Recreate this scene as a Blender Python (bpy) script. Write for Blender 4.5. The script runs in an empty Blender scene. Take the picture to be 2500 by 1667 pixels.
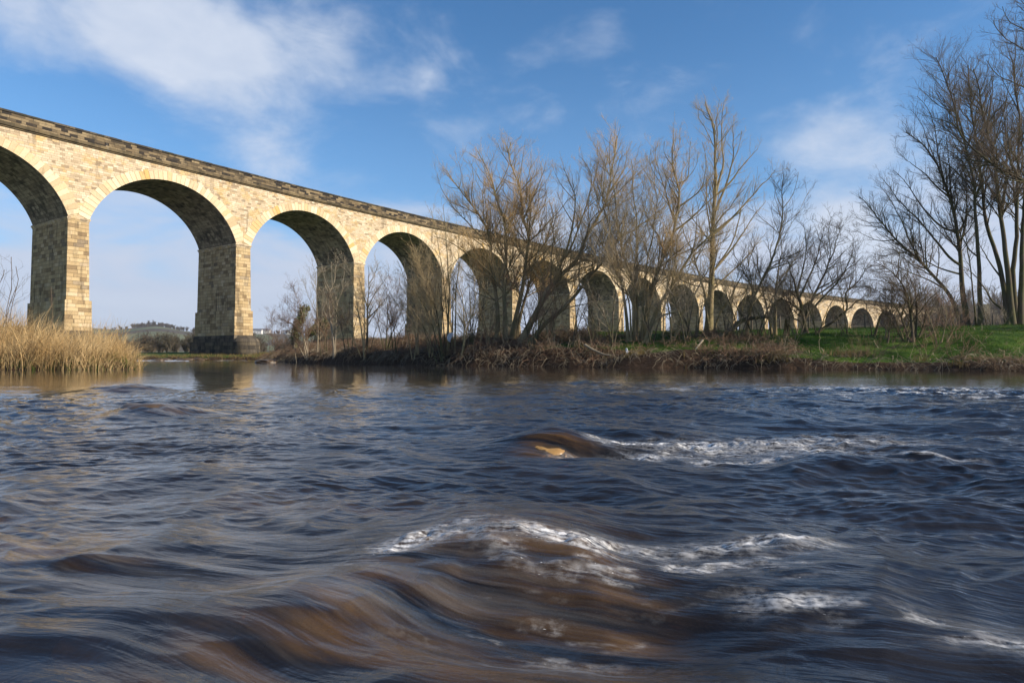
import bpy, math, random
import numpy as np
R = math.radians
rng = np.random.default_rng(7)
random.seed(7)
SC = bpy.context.scene
COL = SC.collection
EYE = 0.55                      # camera height above the water (water level is z = 0)

# ------------------------------------------------------------------ camera
cam_d = bpy.data.cameras.new('camera')
cam = bpy.data.objects.new('camera', cam_d)
COL.objects.link(cam)
PITCH = 0.02246
cam.location = (0, 0, EYE)
cam.rotation_euler = (R(90) + PITCH, 0, 0)
cam_d.sensor_width = 36.0
cam_d.lens = 36.0 * 1600 / 2500
cam_d.clip_start = 0.05
cam_d.clip_end = 9000
SC.camera = cam
SC.render.resolution_x = 1024
SC.render.resolution_y = 682

# ------------------------------------------------------------------ light
SUN_EL = R(27)
SUN_AZ = math.atan2(0.945, -0.33)      # clockwise from +Y
sd = bpy.data.lights.new('sun', 'SUN')
sd.energy = 4.6
sd.angle = R(0.53)
sd.color = (1.0, 0.88, 0.72)
sun = bpy.data.objects.new('sun', sd)
COL.objects.link(sun)
sv = (math.sin(SUN_AZ) * math.cos(SUN_EL), math.cos(SUN_AZ) * math.cos(SUN_EL), math.sin(SUN_EL))
from mathutils import Vector
sun.rotation_euler = Vector(sv).to_track_quat('Z', 'Y').to_euler()
SC.view_settings.view_transform = 'Standard'
SC.view_settings.look = 'None'
SC.view_settings.gamma = 1
SC.view_settings.exposure = 0.55


class NT:
    """small helper round a node tree"""
    def __init__(s, tree):
        s.t = tree
        s.n = tree.nodes
        s.l = tree.links

    def new(s, kind, **kw):
        n = s.n.new(kind)
        for k, v in kw.items():
            setattr(n, k, v)
        return n

    def put(s, sock, v):
        if hasattr(v, 'links') or isinstance(v, bpy.types.NodeSocket):
            s.l.new(v, sock)
        else:
            if isinstance(v, (tuple, list)) and len(v) == 3 and sock.type == 'RGBA':
                v = (*v, 1)
            sock.default_value = v

    def math(s, op, a, b=None, c=None, clamp=False):
        n = s.new('ShaderNodeMath', operation=op, use_clamp=clamp)
        s.put(n.inputs[0], a)
        if b is not None:
            s.put(n.inputs[1], b)
        if c is not None:
            s.put(n.inputs[2], c)
        return n.outputs[0]

    def mix(s, f, a, b, mode='MIX'):
        n = s.new('ShaderNodeMix', data_type='RGBA', blend_type=mode)
        n.clamp_factor = True
        s.put(n.inputs[0], f)
        s.put(n.inputs[6], a)
        s.put(n.inputs[7], b)
        return n.outputs[2]

    def ramp(s, f, stops, interp='LINEAR'):
        n = s.new('ShaderNodeValToRGB')
        n.color_ramp.interpolation = interp
        e = n.color_ramp.elements
        while len(e) > 1:
            e.remove(e[-1])
        for i, (p, c) in enumerate(stops):
            if isinstance(c, (int, float)):
                c = (c, c, c)
            if i == 0:
                e[0].position = p
                e[0].color = (*c, 1)
            else:
                x = e.new(p)
                x.color = (*c, 1)
        s.put(n.inputs[0], f)
        return n.outputs[0]

    def smooth(s, v, lo, hi):
        n = s.new('ShaderNodeMapRange', interpolation_type='SMOOTHSTEP')
        s.put(n.inputs[0], v)
        s.put(n.inputs[1], lo)
        s.put(n.inputs[2], hi)
        return n.outputs[0]

    def noise(s, vec, scale, detail=4, rough=0.55, dist=0.0, out=0):
        n = s.new('ShaderNodeTexNoise')
        if vec is not None:
            s.put(n.inputs['Vector'], vec)
        s.put(n.inputs['Scale'], scale)
        s.put(n.inputs['Detail'], detail)
        s.put(n.inputs['Roughness'], rough)
        s.put(n.inputs['Distortion'], dist)
        return n.outputs[out]

    def mapping(s, vec, scale=(1, 1, 1), rot=(0, 0, 0), loc=(0, 0, 0)):
        n = s.new('ShaderNodeMapping')
        s.put(n.inputs[0], vec)
        n.inputs['Scale'].default_value = scale
        n.inputs['Rotation'].default_value = rot
        n.inputs['Location'].default_value = loc
        return n.outputs[0]

    def combine(s, x, y, z):
        n = s.new('ShaderNodeCombineXYZ')
        s.put(n.inputs[0], x)
        s.put(n.inputs[1], y)
        s.put(n.inputs[2], z)
        return n.outputs[0]

    def sep(s, v):
        n = s.new('ShaderNodeSeparateXYZ')
        s.put(n.inputs[0], v)
        return n.outputs


# ------------------------------------------------------------------ sky
SKY_K = 0.09
world = bpy.data.worlds.new('World')
SC.world = world
world.use_nodes = True
w = NT(world.node_tree)
w.n.clear()
wo = w.new('ShaderNodeOutputWorld')
bg = w.new('ShaderNodeBackground')
bg.inputs[1].default_value = SKY_K
w.l.new(bg.outputs[0], wo.inputs[0])
sky = w.new('ShaderNodeTexSky', sky_type='NISHITA')
sky.sun_disc = False
sky.sun_elevation = SUN_EL
sky.sun_rotation = SUN_AZ
sky.altitude = 60
sky.air_density = 1.0
sky.dust_density = 0.35
sky.ozone_density = 2.2
tc = w.new('ShaderNodeTexCoord')
dx, dy, dz = w.sep(tc.outputs['Generated'])
az = w.math('ARCTAN2', dx, dy)
el = w.math('ARCSINE', dz)


def sky_dir(u, v):
    a = math.atan((u - 1250) / 1600)
    return a, math.atan((869 - v) / 1600 * math.cos(a))


def blob(u, v, su, sv_, amp, rot=0.0):
    """soft cloud patch round one direction of the sky"""
    a0, e0 = sky_dir(u, v)
    c, s_ = math.cos(rot), math.sin(rot)
    A = w.math('SUBTRACT', az, a0)
    B = w.math('SUBTRACT', el, e0)
    p = w.math('ADD', w.math('MULTIPLY', A, c), w.math('MULTIPLY', B, s_))
    q = w.math('SUBTRACT', w.math('MULTIPLY', B, c), w.math('MULTIPLY', A, s_))
    p = w.math('DIVIDE', p, su / 1600)
    q = w.math('DIVIDE', q, sv_ / 1600)
    d = w.math('ADD', w.math('MULTIPLY', p, p), w.math('MULTIPLY', q, q))
    g = w.math('POWER', 2.718, w.math('MULTIPLY', d, -1.0))
    return w.math('MULTIPLY', g, amp)


cv = w.mapping(w.combine(az, w.math('MULTIPLY', el, 1.5), 0.0), rot=(0, 0, 0.3), scale=(1.0, 1.2, 1))
n1 = w.noise(cv, 5.0, 8, 0.56, 0.5)
n2 = w.noise(cv, 13.0, 6, 0.6, 0.3)
cl = None
for b in [(400, 30, 340, 110, .74, 0), (500, 160, 230, 115, .62, -.3), (2300, 330, 420, 330, .22, 0), (190, 60, 220, 60, .25, 0), (800, 60, 110, 130, .30, .3), (860, 190, 150, 50, .17, -.3),
          (1040, 190, 100, 60, .15, -.25), (1000, 10, 330, 60, .12, -.5), (1290, 60, 90, 90, .22, .9), (1230, 270, 130, 50, .14, .1),
          (720, 390, 170, 55, .38, -.2), (1480, 70, 90, 60, .22, .8), (2050, 350, 170, 60, .30, 0), (1120, 330, 90, 60, .2, 0),
          (2070, 535, 60, 50, 1.0, -.5), (2130, 620, 150, 70, .50, -.3), (1560, 250, 170, 60, .16, 0), (1700, 200, 180, 50, .12, .2)]:
    g = blob(*b)
    cl = g if cl is None else w.math('ADD', cl, g)
# general cover away from the view, and bands of grey-white cloud low down
cover = w.math('MULTIPLY', w.smooth(w.math('ABSOLUTE', az), 0.9, 1.6), 0.18)
dens = w.math('ADD', w.math('ADD', cl, cover), w.math('MULTIPLY', w.math('SUBTRACT', n1, 0.5), 1.5))
dens = w.math('ADD', dens, w.math('MULTIPLY', w.math('SUBTRACT', n2, 0.5), 0.45))
cfac = w.math('MULTIPLY', w.smooth(dens, 0.10, 0.98), 0.9)
lowv = w.mapping(w.combine(az, w.math('MULTIPLY', el, 3.0), 0.3), scale=(1, 1, 1))
n3 = w.noise(lowv, 5.5, 6, 0.55, 0.3)
lowb = w.math('SUBTRACT', 1.0, w.smooth(el, 0.05, 0.36))
low = w.smooth(w.math('ADD', w.math('MULTIPLY', lowb, 1.05), w.math('MULTIPLY', w.math('SUBTRACT', n3, 0.5), 1.3)), 0.22, 0.95)
skyc = w.mix(1.0, sky.outputs[0], (0.58, 0.96, 1.22), 'MULTIPLY')
hz = w.math('MULTIPLY', w.math('SUBTRACT', 1.0, w.smooth(el, 0.0, 0.5)), 0.45)
skyc = w.mix(hz, skyc, (2.7, 4.2, 6.6))
cloud_c = w.mix(n2, (4.0, 4.7, 6.0), (6.0, 6.4, 7.2))
low_c = w.mix(n3, (3.9, 4.4, 5.7), (5.3, 5.7, 6.6))
c1 = w.mix(w.math('MULTIPLY', low, 0.92), skyc, low_c)
c2 = w.mix(cfac, c1, cloud_c)
w.l.new(c2, bg.inputs[0])


# ------------------------------------------------------------------ tagging and mesh helpers
def tag(o, label=None, cat=None, group=None, kind=None):
    if label:
        o['label'] = label
    if cat:
        o['category'] = cat
    if group:
        o['group'] = group
    if kind:
        o['kind'] = kind
    return o


def empty(name, loc=(0, 0, 0)):
    o = bpy.data.objects.new(name, None)
    o.location = loc
    o.empty_display_size = 0.3
    COL.objects.link(o)
    return o


def mesh_obj(name, V, F, mat=None, parent=None, uv=None, smooth=False, attrs=None):
    """V (n,3) world coordinates, F (m,k) index array or list of lists"""
    me = bpy.data.meshes.new(name)
    V = np.asarray(V, dtype=np.float32)
    if isinstance(F, np.ndarray):
        m, k = F.shape
        loops = F.reshape(-1).astype(np.int32)
        starts = (np.arange(m) * k).astype(np.int32)
    else:
        loops = np.array([i for f in F for i in f], dtype=np.int32)
        ln = np.array([len(f) for f in F], dtype=np.int32)
        starts = np.concatenate([[0], np.cumsum(ln)[:-1]]).astype(np.int32)
        m = len(F)
    me.vertices.add(len(V))
    me.vertices.foreach_set('co', V.reshape(-1))
    me.loops.add(len(loops))
    me.loops.foreach_set('vertex_index', loops)
    me.polygons.add(m)
    me.polygons.foreach_set('loop_start', starts)
    me.update(calc_edges=True)
    if uv is not None:
        lay = me.uv_layers.new(name='UVMap')
        lay.data.foreach_set('uv', np.asarray(uv, dtype=np.float32).reshape(-1))
    if attrs:
        for an, av in attrs.items():
            a = me.attributes.new(an, 'FLOAT', 'POINT')
            a.data.foreach_set('value', np.asarray(av, dtype=np.float32))
    if smooth:
        me.polygons.foreach_set('use_smooth', np.ones(m, dtype=bool))
    me.validate()
    o = bpy.data.objects.new(name, me)
    if mat:
        me.materials.append(mat)
    if parent:
        o.parent = parent
        o.matrix_parent_inverse.identity()
        L = parent.location.copy()
        q_ = parent.parent
        while q_:
            L += q_.location
            q_ = q_.parent
        me.transform(__import__('mathutils').Matrix.Translation(-L))
    COL.objects.link(o)
    return o


class MB:
    """collects quads with a uv per corner"""
    def __init__(s):
        s.V = []
        s.F = []
        s.U = []
        s.T = []

    def quad(s, p, uv=None, tone=0.5):
        i = len(s.V)
        s.V += [tuple(q) for q in p]
        s.T += [tone] * len(p)
        s.F.append(list(range(i, i + len(p))))
        s.U += uv if uv else [(0, 0)] * len(p)

    def build(s, name, mat, parent=None, smooth=False):
        o = mesh_obj(name, np.array(s.V), s.F, mat, parent, np.array(s.U), smooth, {'tone': s.T})
        return o


def tubes(P, Rr, sides=3):
    """P (N,K,3) polylines, Rr (N,K) radii -> V, F"""
    N, K, _ = P.shape
    T = np.gradient(P, axis=1)
    T /= np.linalg.norm(T, axis=2, keepdims=True) + 1e-9
    ref = np.zeros_like(T)
    ref[..., 0] = 1
    par = np.abs(T[..., 0]) > 0.85
    ref[par] = (0, 1, 0)
    A = np.cross(T, ref)
    A /= np.linalg.norm(A, axis=2, keepdims=True) + 1e-9
    B = np.cross(T, A)
    an = np.arange(sides) * 2 * math.pi / sides
    ring = A[:, :, None, :] * np.cos(an)[None, None, :, None] + B[:, :, None, :] * np.sin(an)[None, None, :, None]
    V = P[:, :, None, :] + ring * Rr[:, :, None, None]
    V = V.reshape(-1, 3)
    n = np.arange(N)[:, None, None] * K * sides
    k = np.arange(K - 1)[None, :, None] * sides
    s_ = np.arange(sides)[None, None, :]
    s2 = (s_ + 1) % sides
    a = n + k + s_
    b = n + k + s2
    c = n + k + sides + s2
    d = n + k + sides + s_
    F = np.stack([a, b, c, d], axis=-1).reshape(-1, 4)
    return V, F


def join(parts):
    Vs, Fs, o = [], [], 0
    for V, F in parts:
        Vs.append(V)
        Fs.append(F + o)
        o += len(V)
    return np.concatenate(Vs), np.concatenate(Fs)


def vnoise(x, y, seed=0):
    """smooth value noise, about -1..1"""
    xi = np.floor(x).astype(np.int64)
    yi = np.floor(y).astype(np.int64)
    fx = x - xi
    fy = y - yi
    fx = fx * fx * fx * (fx * (fx * 6 - 15) + 10)
    fy = fy * fy * fy * (fy * (fy * 6 - 15) + 10)

    def h(a, b):
        n = (a * 374761393 + b * 668265263 + seed * 1442695041) & 0xffffffff
        n = ((n ^ (n >> 13)) * 1274126177) & 0xffffffff
        n = (n ^ (n >> 16)) & 0xffff
        return n / 32767.5 - 1
    return (h(xi, yi) * (1 - fx) + h(xi + 1, yi) * fx) * (1 - fy) + (h(xi, yi + 1) * (1 - fx) + h(xi + 1, yi + 1) * fx) * fy


def fbm(x, y, seed=0, octs=4, gain=0.5):
    s_, a, t = 0, 1.0, 0
    for i in range(octs):
        s_ = s_ + a * vnoise(x * 2 ** i + 17.3 * i, y * 2 ** i - 9.1 * i, seed + i)
        t += a
        a *= gain
    return s_ / t


def sstep(x, a, b):
    t = np.clip((x - a) / (b - a), 0, 1)
    return t * t * (3 - 2 * t)


def at(u, v, Y):
    """world point at distance Y seen where (u, v) of the 2500 px photograph is"""
    t = (833.5 - v) / 1600
    ca, sa = math.cos(PITCH), math.sin(PITCH)
    Z = Y * (t * ca + sa) / (ca - t * sa)
    d = Y * ca + Z * sa
    return np.array([(u - 1250) / 1600 * d, Y, Z + EYE])


# ------------------------------------------------------------------ materials
def new_mat(name):
    m = bpy.data.materials.new(name)
    m.use_nodes = True
    t = NT(m.node_tree)
    b = m.node_tree.nodes['Principled BSDF']
    return m, t, b


def bump(t, b, h, strength=0.5, dist=0.05):
    n = t.new('ShaderNodeBump')
    n.inputs['Strength'].default_value = strength
    n.inputs['Distance'].default_value = dist
    t.l.new(h, n.inputs['Height'])
    t.l.new(n.outputs[0], b.inputs['Normal'])


def stone_mat(name, bw, bh, stops, mortar, stain=0.3, stain_c=(0.05, 0.045, 0.035), streak=False, mort=0.012, bstr=0.6, wob=0.05, tint=None, tscale=0.5):
    """coursed stone; uv is in metres"""
    m, t, b = new_mat(name)
    uvn = t.new('ShaderNodeUVMap', uv_map='UVMap')
    uv = uvn.outputs[0]
    wn = t.noise(uv, 1.1, 2, 0.5, 0, 1)
    sub = t.new('ShaderNodeVectorMath', operation='MULTIPLY_ADD')
    t.put(sub.inputs[0], wn)
    sub.inputs[1].default_value = (wob * 2, wob, 0)
    t.put(sub.inputs[2], uv)
    uvw = sub.outputs[0]
    # stones of uneven length: shift every course along by its own noise
    ux, uy, uz = t.sep(uvw)
    row = t.math('FLOOR', t.math('DIVIDE', uy, bh))
    wv = t.noise(t.combine(t.math('MULTIPLY', ux, 0.9), t.math('MULTIPLY', row, 7.31), 0.0), 1.0, 1, 0.5)
    ux2 = t.math('ADD', ux, t.math('MULTIPLY', wv, bw * 1.6))
    br = t.new('ShaderNodeTexBrick')
    t.put(br.inputs['Vector'], t.combine(ux2, uy, 0.0))
    br.inputs['Color1'].default_value = (0, 0, 0, 1)
    br.inputs['Color2'].default_value = (1, 1, 1, 1)
    br.inputs['Mortar'].default_value = (0.5, 0.5, 0.5, 1)
    br.inputs['Scale'].default_value = 1.0
    br.inputs['Mortar Size'].default_value = mort
    br.inputs['Mortar Smooth'].default_value = 0.3
    br.inputs['Brick Width'].default_value = bw
    br.inputs['Row Height'].default_value = bh
    br.offset = 0.43
    br.squash_frequency = 3
    br.squash = 0.7
    col = t.ramp(br.outputs['Color'], stops, 'LINEAR')
    grain = t.noise(uv, 9.0, 5, 0.65)
    col = t.mix(0.55, col, t.ramp(grain, [(0.25, 0.55), (0.5, 1.0), (0.75, 1.25)]), 'MULTIPLY')
    big = t.noise(uv, 0.35, 4, 0.6, 0.4)
    col = t.mix(t.math('MULTIPLY', t.smooth(big, 0.45, 0.7), 0.35), col, t.mix(1, col, (0.72, 0.66, 0.58), 'MULTIPLY'))
    if tint:
        col = t.mix(t.math('MULTIPLY', t.smooth(t.noise(uv, tscale, 3), 0.52, 0.66), 0.5), col, tint)
    sc = (0.9, 0.12, 1) if streak else (0.6, 0.35, 1)
    st = t.noise(t.mapping(uv, sc), 1.6, 6, 0.65, 0.3)
    st = t.math('MULTIPLY', t.smooth(st, 0.62 - stain * 0.35, 0.74), min(1.0, 0.35 + stain))
    col = t.mix(st, col, stain_c)
    # damp and lime runs, different in every bay
    rn = t.noise(t.mapping(uv, (0.75, 0.07, 1)), 1.0, 5, 0.62, 0.6)
    rn2 = t.noise(t.mapping(uv, (0.11, 0.05, 1)), 1.0, 2, 0.5)
    run = t.math('MULTIPLY', t.smooth(rn, 0.57, 0.67), t.smooth(rn2, 0.38, 0.56))
    col = t.mix(t.math('MULTIPLY', run, 0.75), col, (0.10, 0.08, 0.05))
    lime = t.math('MULTIPLY', t.smooth(rn, 0.36, 0.28), 0.25)
    col = t.mix(lime, col, (0.62, 0.58, 0.50))
    col = t.mix(br.outputs['Fac'], col, mortar)
    t.put(b.inputs['Base Color'], col)
    b.inputs['Roughness'].default_value = 0.9
    b.inputs['Specular IOR Level'].default_value = 0.2
    hh = t.math('ADD', t.math('MULTIPLY', t.math('SUBTRACT', 1.0, br.outputs['Fac']), 0.7), t.math('MULTIPLY', grain, 0.6))
    hh = t.math('ADD', hh, t.math('MULTIPLY', br.outputs['Color'], 0.25))
    bump(t, b, hh, bstr, 0.05)
    return m


CREAM = [(0.0, (0.30, 0.225, 0.145)), (0.15, (0.50, 0.385, 0.25)), (0.4, (0.64, 0.515, 0.355)), (0.62, (0.55, 0.43, 0.285)), (0.8, (0.72, 0.60, 0.435)), (0.92, (0.62, 0.44, 0.23)), (1.0, (0.34, 0.275, 0.20))]
PIERC = [(0.0, (0.24, 0.165, 0.09)), (0.2, (0.42, 0.30, 0.16)), (0.45, (0.58, 0.44, 0.25)), (0.7, (0.44, 0.31, 0.155)), (0.9, (0.62, 0.48, 0.30)), (1.0, (0.20, 0.15, 0.10))]
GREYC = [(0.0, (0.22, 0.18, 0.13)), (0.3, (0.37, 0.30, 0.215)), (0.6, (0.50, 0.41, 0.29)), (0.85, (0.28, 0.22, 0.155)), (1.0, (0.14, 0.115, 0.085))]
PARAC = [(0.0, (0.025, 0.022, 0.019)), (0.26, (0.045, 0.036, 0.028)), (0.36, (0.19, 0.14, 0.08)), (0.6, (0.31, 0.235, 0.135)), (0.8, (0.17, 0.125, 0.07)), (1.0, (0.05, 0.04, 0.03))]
M_SPAN = stone_mat('cream_coursed_rubble', 0.62, 0.26, CREAM, (0.22, 0.16, 0.09), 0.18, (0.16, 0.115, 0.06), tint=(0.55, 0.36, 0.12))
M_PIER = stone_mat('rock_faced_pier_stone', 1.05, 0.43, PIERC, (0.11, 0.08, 0.045), 0.42, (0.09, 0.07, 0.045), streak=True, bstr=1.0)
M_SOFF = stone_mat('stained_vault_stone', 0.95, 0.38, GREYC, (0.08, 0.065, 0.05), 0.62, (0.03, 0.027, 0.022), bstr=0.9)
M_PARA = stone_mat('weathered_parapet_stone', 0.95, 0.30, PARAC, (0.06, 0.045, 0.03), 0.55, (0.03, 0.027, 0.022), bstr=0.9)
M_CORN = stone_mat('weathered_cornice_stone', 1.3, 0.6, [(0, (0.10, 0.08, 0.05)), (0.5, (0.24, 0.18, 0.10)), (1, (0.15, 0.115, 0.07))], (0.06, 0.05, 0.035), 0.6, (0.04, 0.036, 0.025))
M_BASE = stone_mat('dark_plinth_stone', 1.2, 0.5, [(0, (0.05, 0.042, 0.035)), (0.5, (0.12, 0.098, 0.072)), (1, (0.17, 0.135, 0.09))], (0.03, 0.027, 0.022), 0.6, (0.02, 0.02, 0.017), streak=True, bstr=1.0)


def voussoir_mat():
    m, t, b = new_mat('arch_ring_stone')
    a = t.new('ShaderNodeAttribute', attribute_name='tone')
    geo = t.new('ShaderNodeNewGeometry')
    col = t.ramp(a.outputs['Fac'], [(0, (0.52, 0.39, 0.23)), (0.35, (0.68, 0.54, 0.35)), (0.7, (0.74, 0.61, 0.42)), (0.9, (0.62, 0.46, 0.26)), (1.0, (0.60, 0.38, 0.13))])
    g = t.noise(geo.outputs['Position'], 5.0, 5, 0.65)
    col = t.mix(0.45, col, t.ramp(g, [(0.25, 0.6), (0.5, 1.0), (0.75, 1.2)]), 'MULTIPLY')
    s_ = t.noise(t.mapping(geo.outputs['Position'], (1, 1, 0.35)), 0.9, 5, 0.6)
    col = t.mix(t.math('MULTIPLY', t.smooth(s_, 0.60, 0.72), 0.55), col, (0.17, 0.12, 0.065))
    t.put(b.inputs['Base Color'], col)
    b.inputs['Roughness'].default_value = 0.9
    b.inputs['Specular IOR Level'].default_value = 0.2
    bump(t, b, g, 0.6, 0.04)
    return m


M_VOUS = voussoir_mat()


def bark_mat(name, c1, c2, moss=(0.10, 0.11, 0.03), mossf=0.4, sc=3.0):
    m, t, b = new_mat(name)
    geo = t.new('ShaderNodeNewGeometry')
    n = t.noise(t.mapping(geo.outputs['Position'], (1, 1, 0.3)), sc * 3, 4, 0.6)
    n2_ = t.noise(geo.outputs['Position'], sc * 0.4, 3, 0.6)
    col = t.mix(n, c1, c2)
    col = t.mix(t.math('MULTIPLY', t.smooth(n2_, 0.42, 0.6), mossf), col, moss)
    t.put(b.inputs['Base Color'], col)
    b.inputs['Roughness'].default_value = 0.85
    b.inputs['Specular IOR Level'].default_value = 0.25
    return m


M_BARK = bark_mat('olive_willow_bark', (0.19, 0.14, 0.07), (0.40, 0.31, 0.175))
M_BARKD = bark_mat('dark_mossy_bark', (0.06, 0.046, 0.03), (0.14, 0.11, 0.07), (0.09, 0.10, 0.025), 0.5)
M_TWIG = bark_mat('olive_brown_twigs', (0.30, 0.215, 0.11), (0.52, 0.40, 0.225), (0.14, 0.12, 0.045), 0.3)
M_TWIGO = bark_mat('orange_willow_twigs', (0.52, 0.31, 0.11), (0.76, 0.52, 0.25), (0.16, 0.13, 0.06), 0.35)
M_TWIGD = bark_mat('dark_brown_twigs', (0.08, 0.056, 0.04), (0.17, 0.125, 0.085), (0.07, 0.07, 0.025), 0.25)
M_TWIGP = bark_mat('pale_grey_twigs', (0.24, 0.19, 0.125), (0.42, 0.35, 0.25), (0.14, 0.12, 0.06), 0.3)
M_TWIGR = bark_mat('reddish_brown_twigs', (0.14, 0.075, 0.05), (0.29, 0.175, 0.11), (0.12, 0.09, 0.05), 0.3)
M_FARW = bark_mat('grey_brown_distant_wood', (0.085, 0.065, 0.05), (0.15, 0.12, 0.09), (0.09, 0.09, 0.05), 0.3, 0.1)
M_BRAM = bark_mat('brown_bramble_stems', (0.09, 0.055, 0.033), (0.30, 0.20, 0.12), (0.09, 0.08, 0.035), 0.25, 1.5)

# ------------------------------------------------------------------ terrain
LAND_A = np.array([(-900, 150), (-200, 104), (-90, 93), (-60, 88), (-46, 86), (-37, 83.5), (-31, 80), (-27.5, 73), (-20, 59), (-12, 47), (-4.6, 38.2),
                   (0.5, 34.6), (5.0, 32.4), (11.6, 28.2), (18.5, 24.2), (30, 19.5), (60, 12), (140, -10), (900, -200), (4200, -200), (4200, 4200), (-4200, 4200), (-4200, 200)], float)
LAND_B = np.array([(-4200, 10), (-200, 16), (-60, 22), (-34, 25.5), (-22, 26.2), (-16.4, 26.6), (-15.6, 27.5), (-17.8, 30.5), (-21.5, 36), (-29, 47), (-39, 63), (-44, 69.5),
                   (-50, 74.5), (-62, 80), (-90, 84), (-200, 90), (-4200, 150)], float)


def sdist(x, y, poly):
    """positive inside"""
    best = np.full(x.shape, 1e9)
    inside = np.zeros(x.shape, bool)
    n = len(poly)
    for i in range(n):
        ax, ay = poly[i]
        bx, by = poly[(i + 1) % n]
        ex, ey = bx - ax, by - ay
        t = np.clip(((x - ax) * ex + (y - ay) * ey) / (ex * ex + ey * ey), 0, 1)
        best = np.minimum(best, np.hypot(x - ax - t * ex, y - ay - t * ey))
        c = ((ay > y) != (by > y)) & (x < (bx - ax) * (y - ay) / ((by - ay) + 1e-12) + ax)
        inside ^= c
    return np.where(inside, best, -best)


def ground(x, y):
    x = np.asarray(x, float)
    y = np.asarray(y, float)
    wob = 0.9 * fbm(x / 3.5, y / 3.5, 3, 3)
    near = sstep(np.hypot(x, y), 100, 60)
    dA = sdist(x, y, LAND_A) + wob * near
    dB = sdist(x, y, LAND_B) + 0.4 * wob * near
    # far bank: steep earth face, terrace, crest
    right = sstep(x, -34, -20)
    grassy = sstep(x, 8, 16)
    crest = 0.62 + 0.18 * sstep(y, 90, 200) + right * (1.70 - 0.03 * sstep(x, 8, 25) - 0.62)
    face = 0.66 + 0.20 * (1 - grassy) * right - 0.22 * grassy + 0.28 * fbm(x / 3.0, y / 3.0, 17, 2)
    face = np.where(right < 0.5, 0.45, face)
    prof = -0.25 + (face + 0.25) * sstep(dA, -0.5, 1.3)
    total = crest + EYE
    prof = prof + (total - face) * (0.62 * sstep(dA, 0.8, 7.0) + 0.38 * sstep(dA, 6.0, 15))
    prof = prof + 0.22 * fbm(x / 2.4, y / 2.4, 19, 3) * sstep(dA, 1, 3) * sstep(dA, 13, 6) * right
    prof = prof + 0.05 * fbm(x / 1.3, y / 1.3, 11, 3) * sstep(dA, 0, 2) * near
    zA = np.where(dA > -0.5, prof, -0.25 - 0.35 * sstep(-dA, 0.5, 3))
    pB = -0.25 + 0.62 * sstep(dB, -0.5, 0.8) + 0.7 * sstep(dB, 1, 9) + 1.3 * sstep(dB, 8, 22) * sstep(x, -24, -40)
    zB = np.where(dB > -0.5, pB, -0.25 - 0.35 * sstep(-dB, 0.5, 3))
    z = np.maximum(zA, zB)
    # distance: the valley side
    r = np.hypot(x, y)
    a = np.arctan2(x, y)
    hill_l = 46 + 9 * fbm(a * 6, a * 0 + 2, 21, 3) + 11 * np.exp(-((a + 0.50) / 0.035) ** 2) + 5 * np.exp(-((a + 0.62) / 0.05) ** 2)
    up = sstep(a, -0.35, 0.1)
    prof_l = (sstep(r, 260, 1500) ** 1.3) * hill_l * (1 - 0.65 * up)
    hill_r = 30 * sstep(r, 260, 520) * sstep(a, 0.40, 0.56)
    z = z + prof_l + hill_r + 0.012 * np.maximum(r - 200, 0) * 0.1 * fbm(x / 90, y / 90, 31, 3)
    return z


def terrain():
    rr = np.concatenate([np.geomspace(0.6, 20, 130, endpoint=False), np.linspace(20, 62, 290, endpoint=False), np.geomspace(62, 4000, 190)])
    aa = np.linspace(R(-84), R(84), 760)
    RR, AA = np.meshgrid(rr, aa, indexing='ij')
    X = RR * np.sin(AA)
    Y = RR * np.cos(AA) - 0.8
    Z = ground(X, Y)
    under = Z < -0.1
    Z = Z + np.where(under, 0.05 * fbm(X / .35, Y / .35, 5, 3), 0)
    n, m = X.shape
    V = np.stack([X, Y, Z], -1).reshape(-1, 3)
    i = np.arange(n - 1)[:, None] * m + np.arange(m - 1)[None, :]
    F = np.stack([i, i + 1, i + m + 1, i + m], -1).reshape(-1, 4)
    # surface kinds
    dA = sdist(X, Y, LAND_A)
    dB = sdist(X, Y, LAND_B)
    grass = np.maximum(np.maximum(sstep(dA, 0.9, 2.6), sstep(dA, 0.2, 1.1) * sstep(X, 9, 13)), sstep(dB, 0.5, 2)) * np.where(Z > 0.3, 1, 0)
    left = sstep(X, 6, -2) * sstep(X, -32, -26) * sstep(dA, 8.5, 5)       # leaf litter under the thicket
    grass = grass * (1 - 0.85 * left)
    return V, F, grass.reshape(-1)


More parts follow.
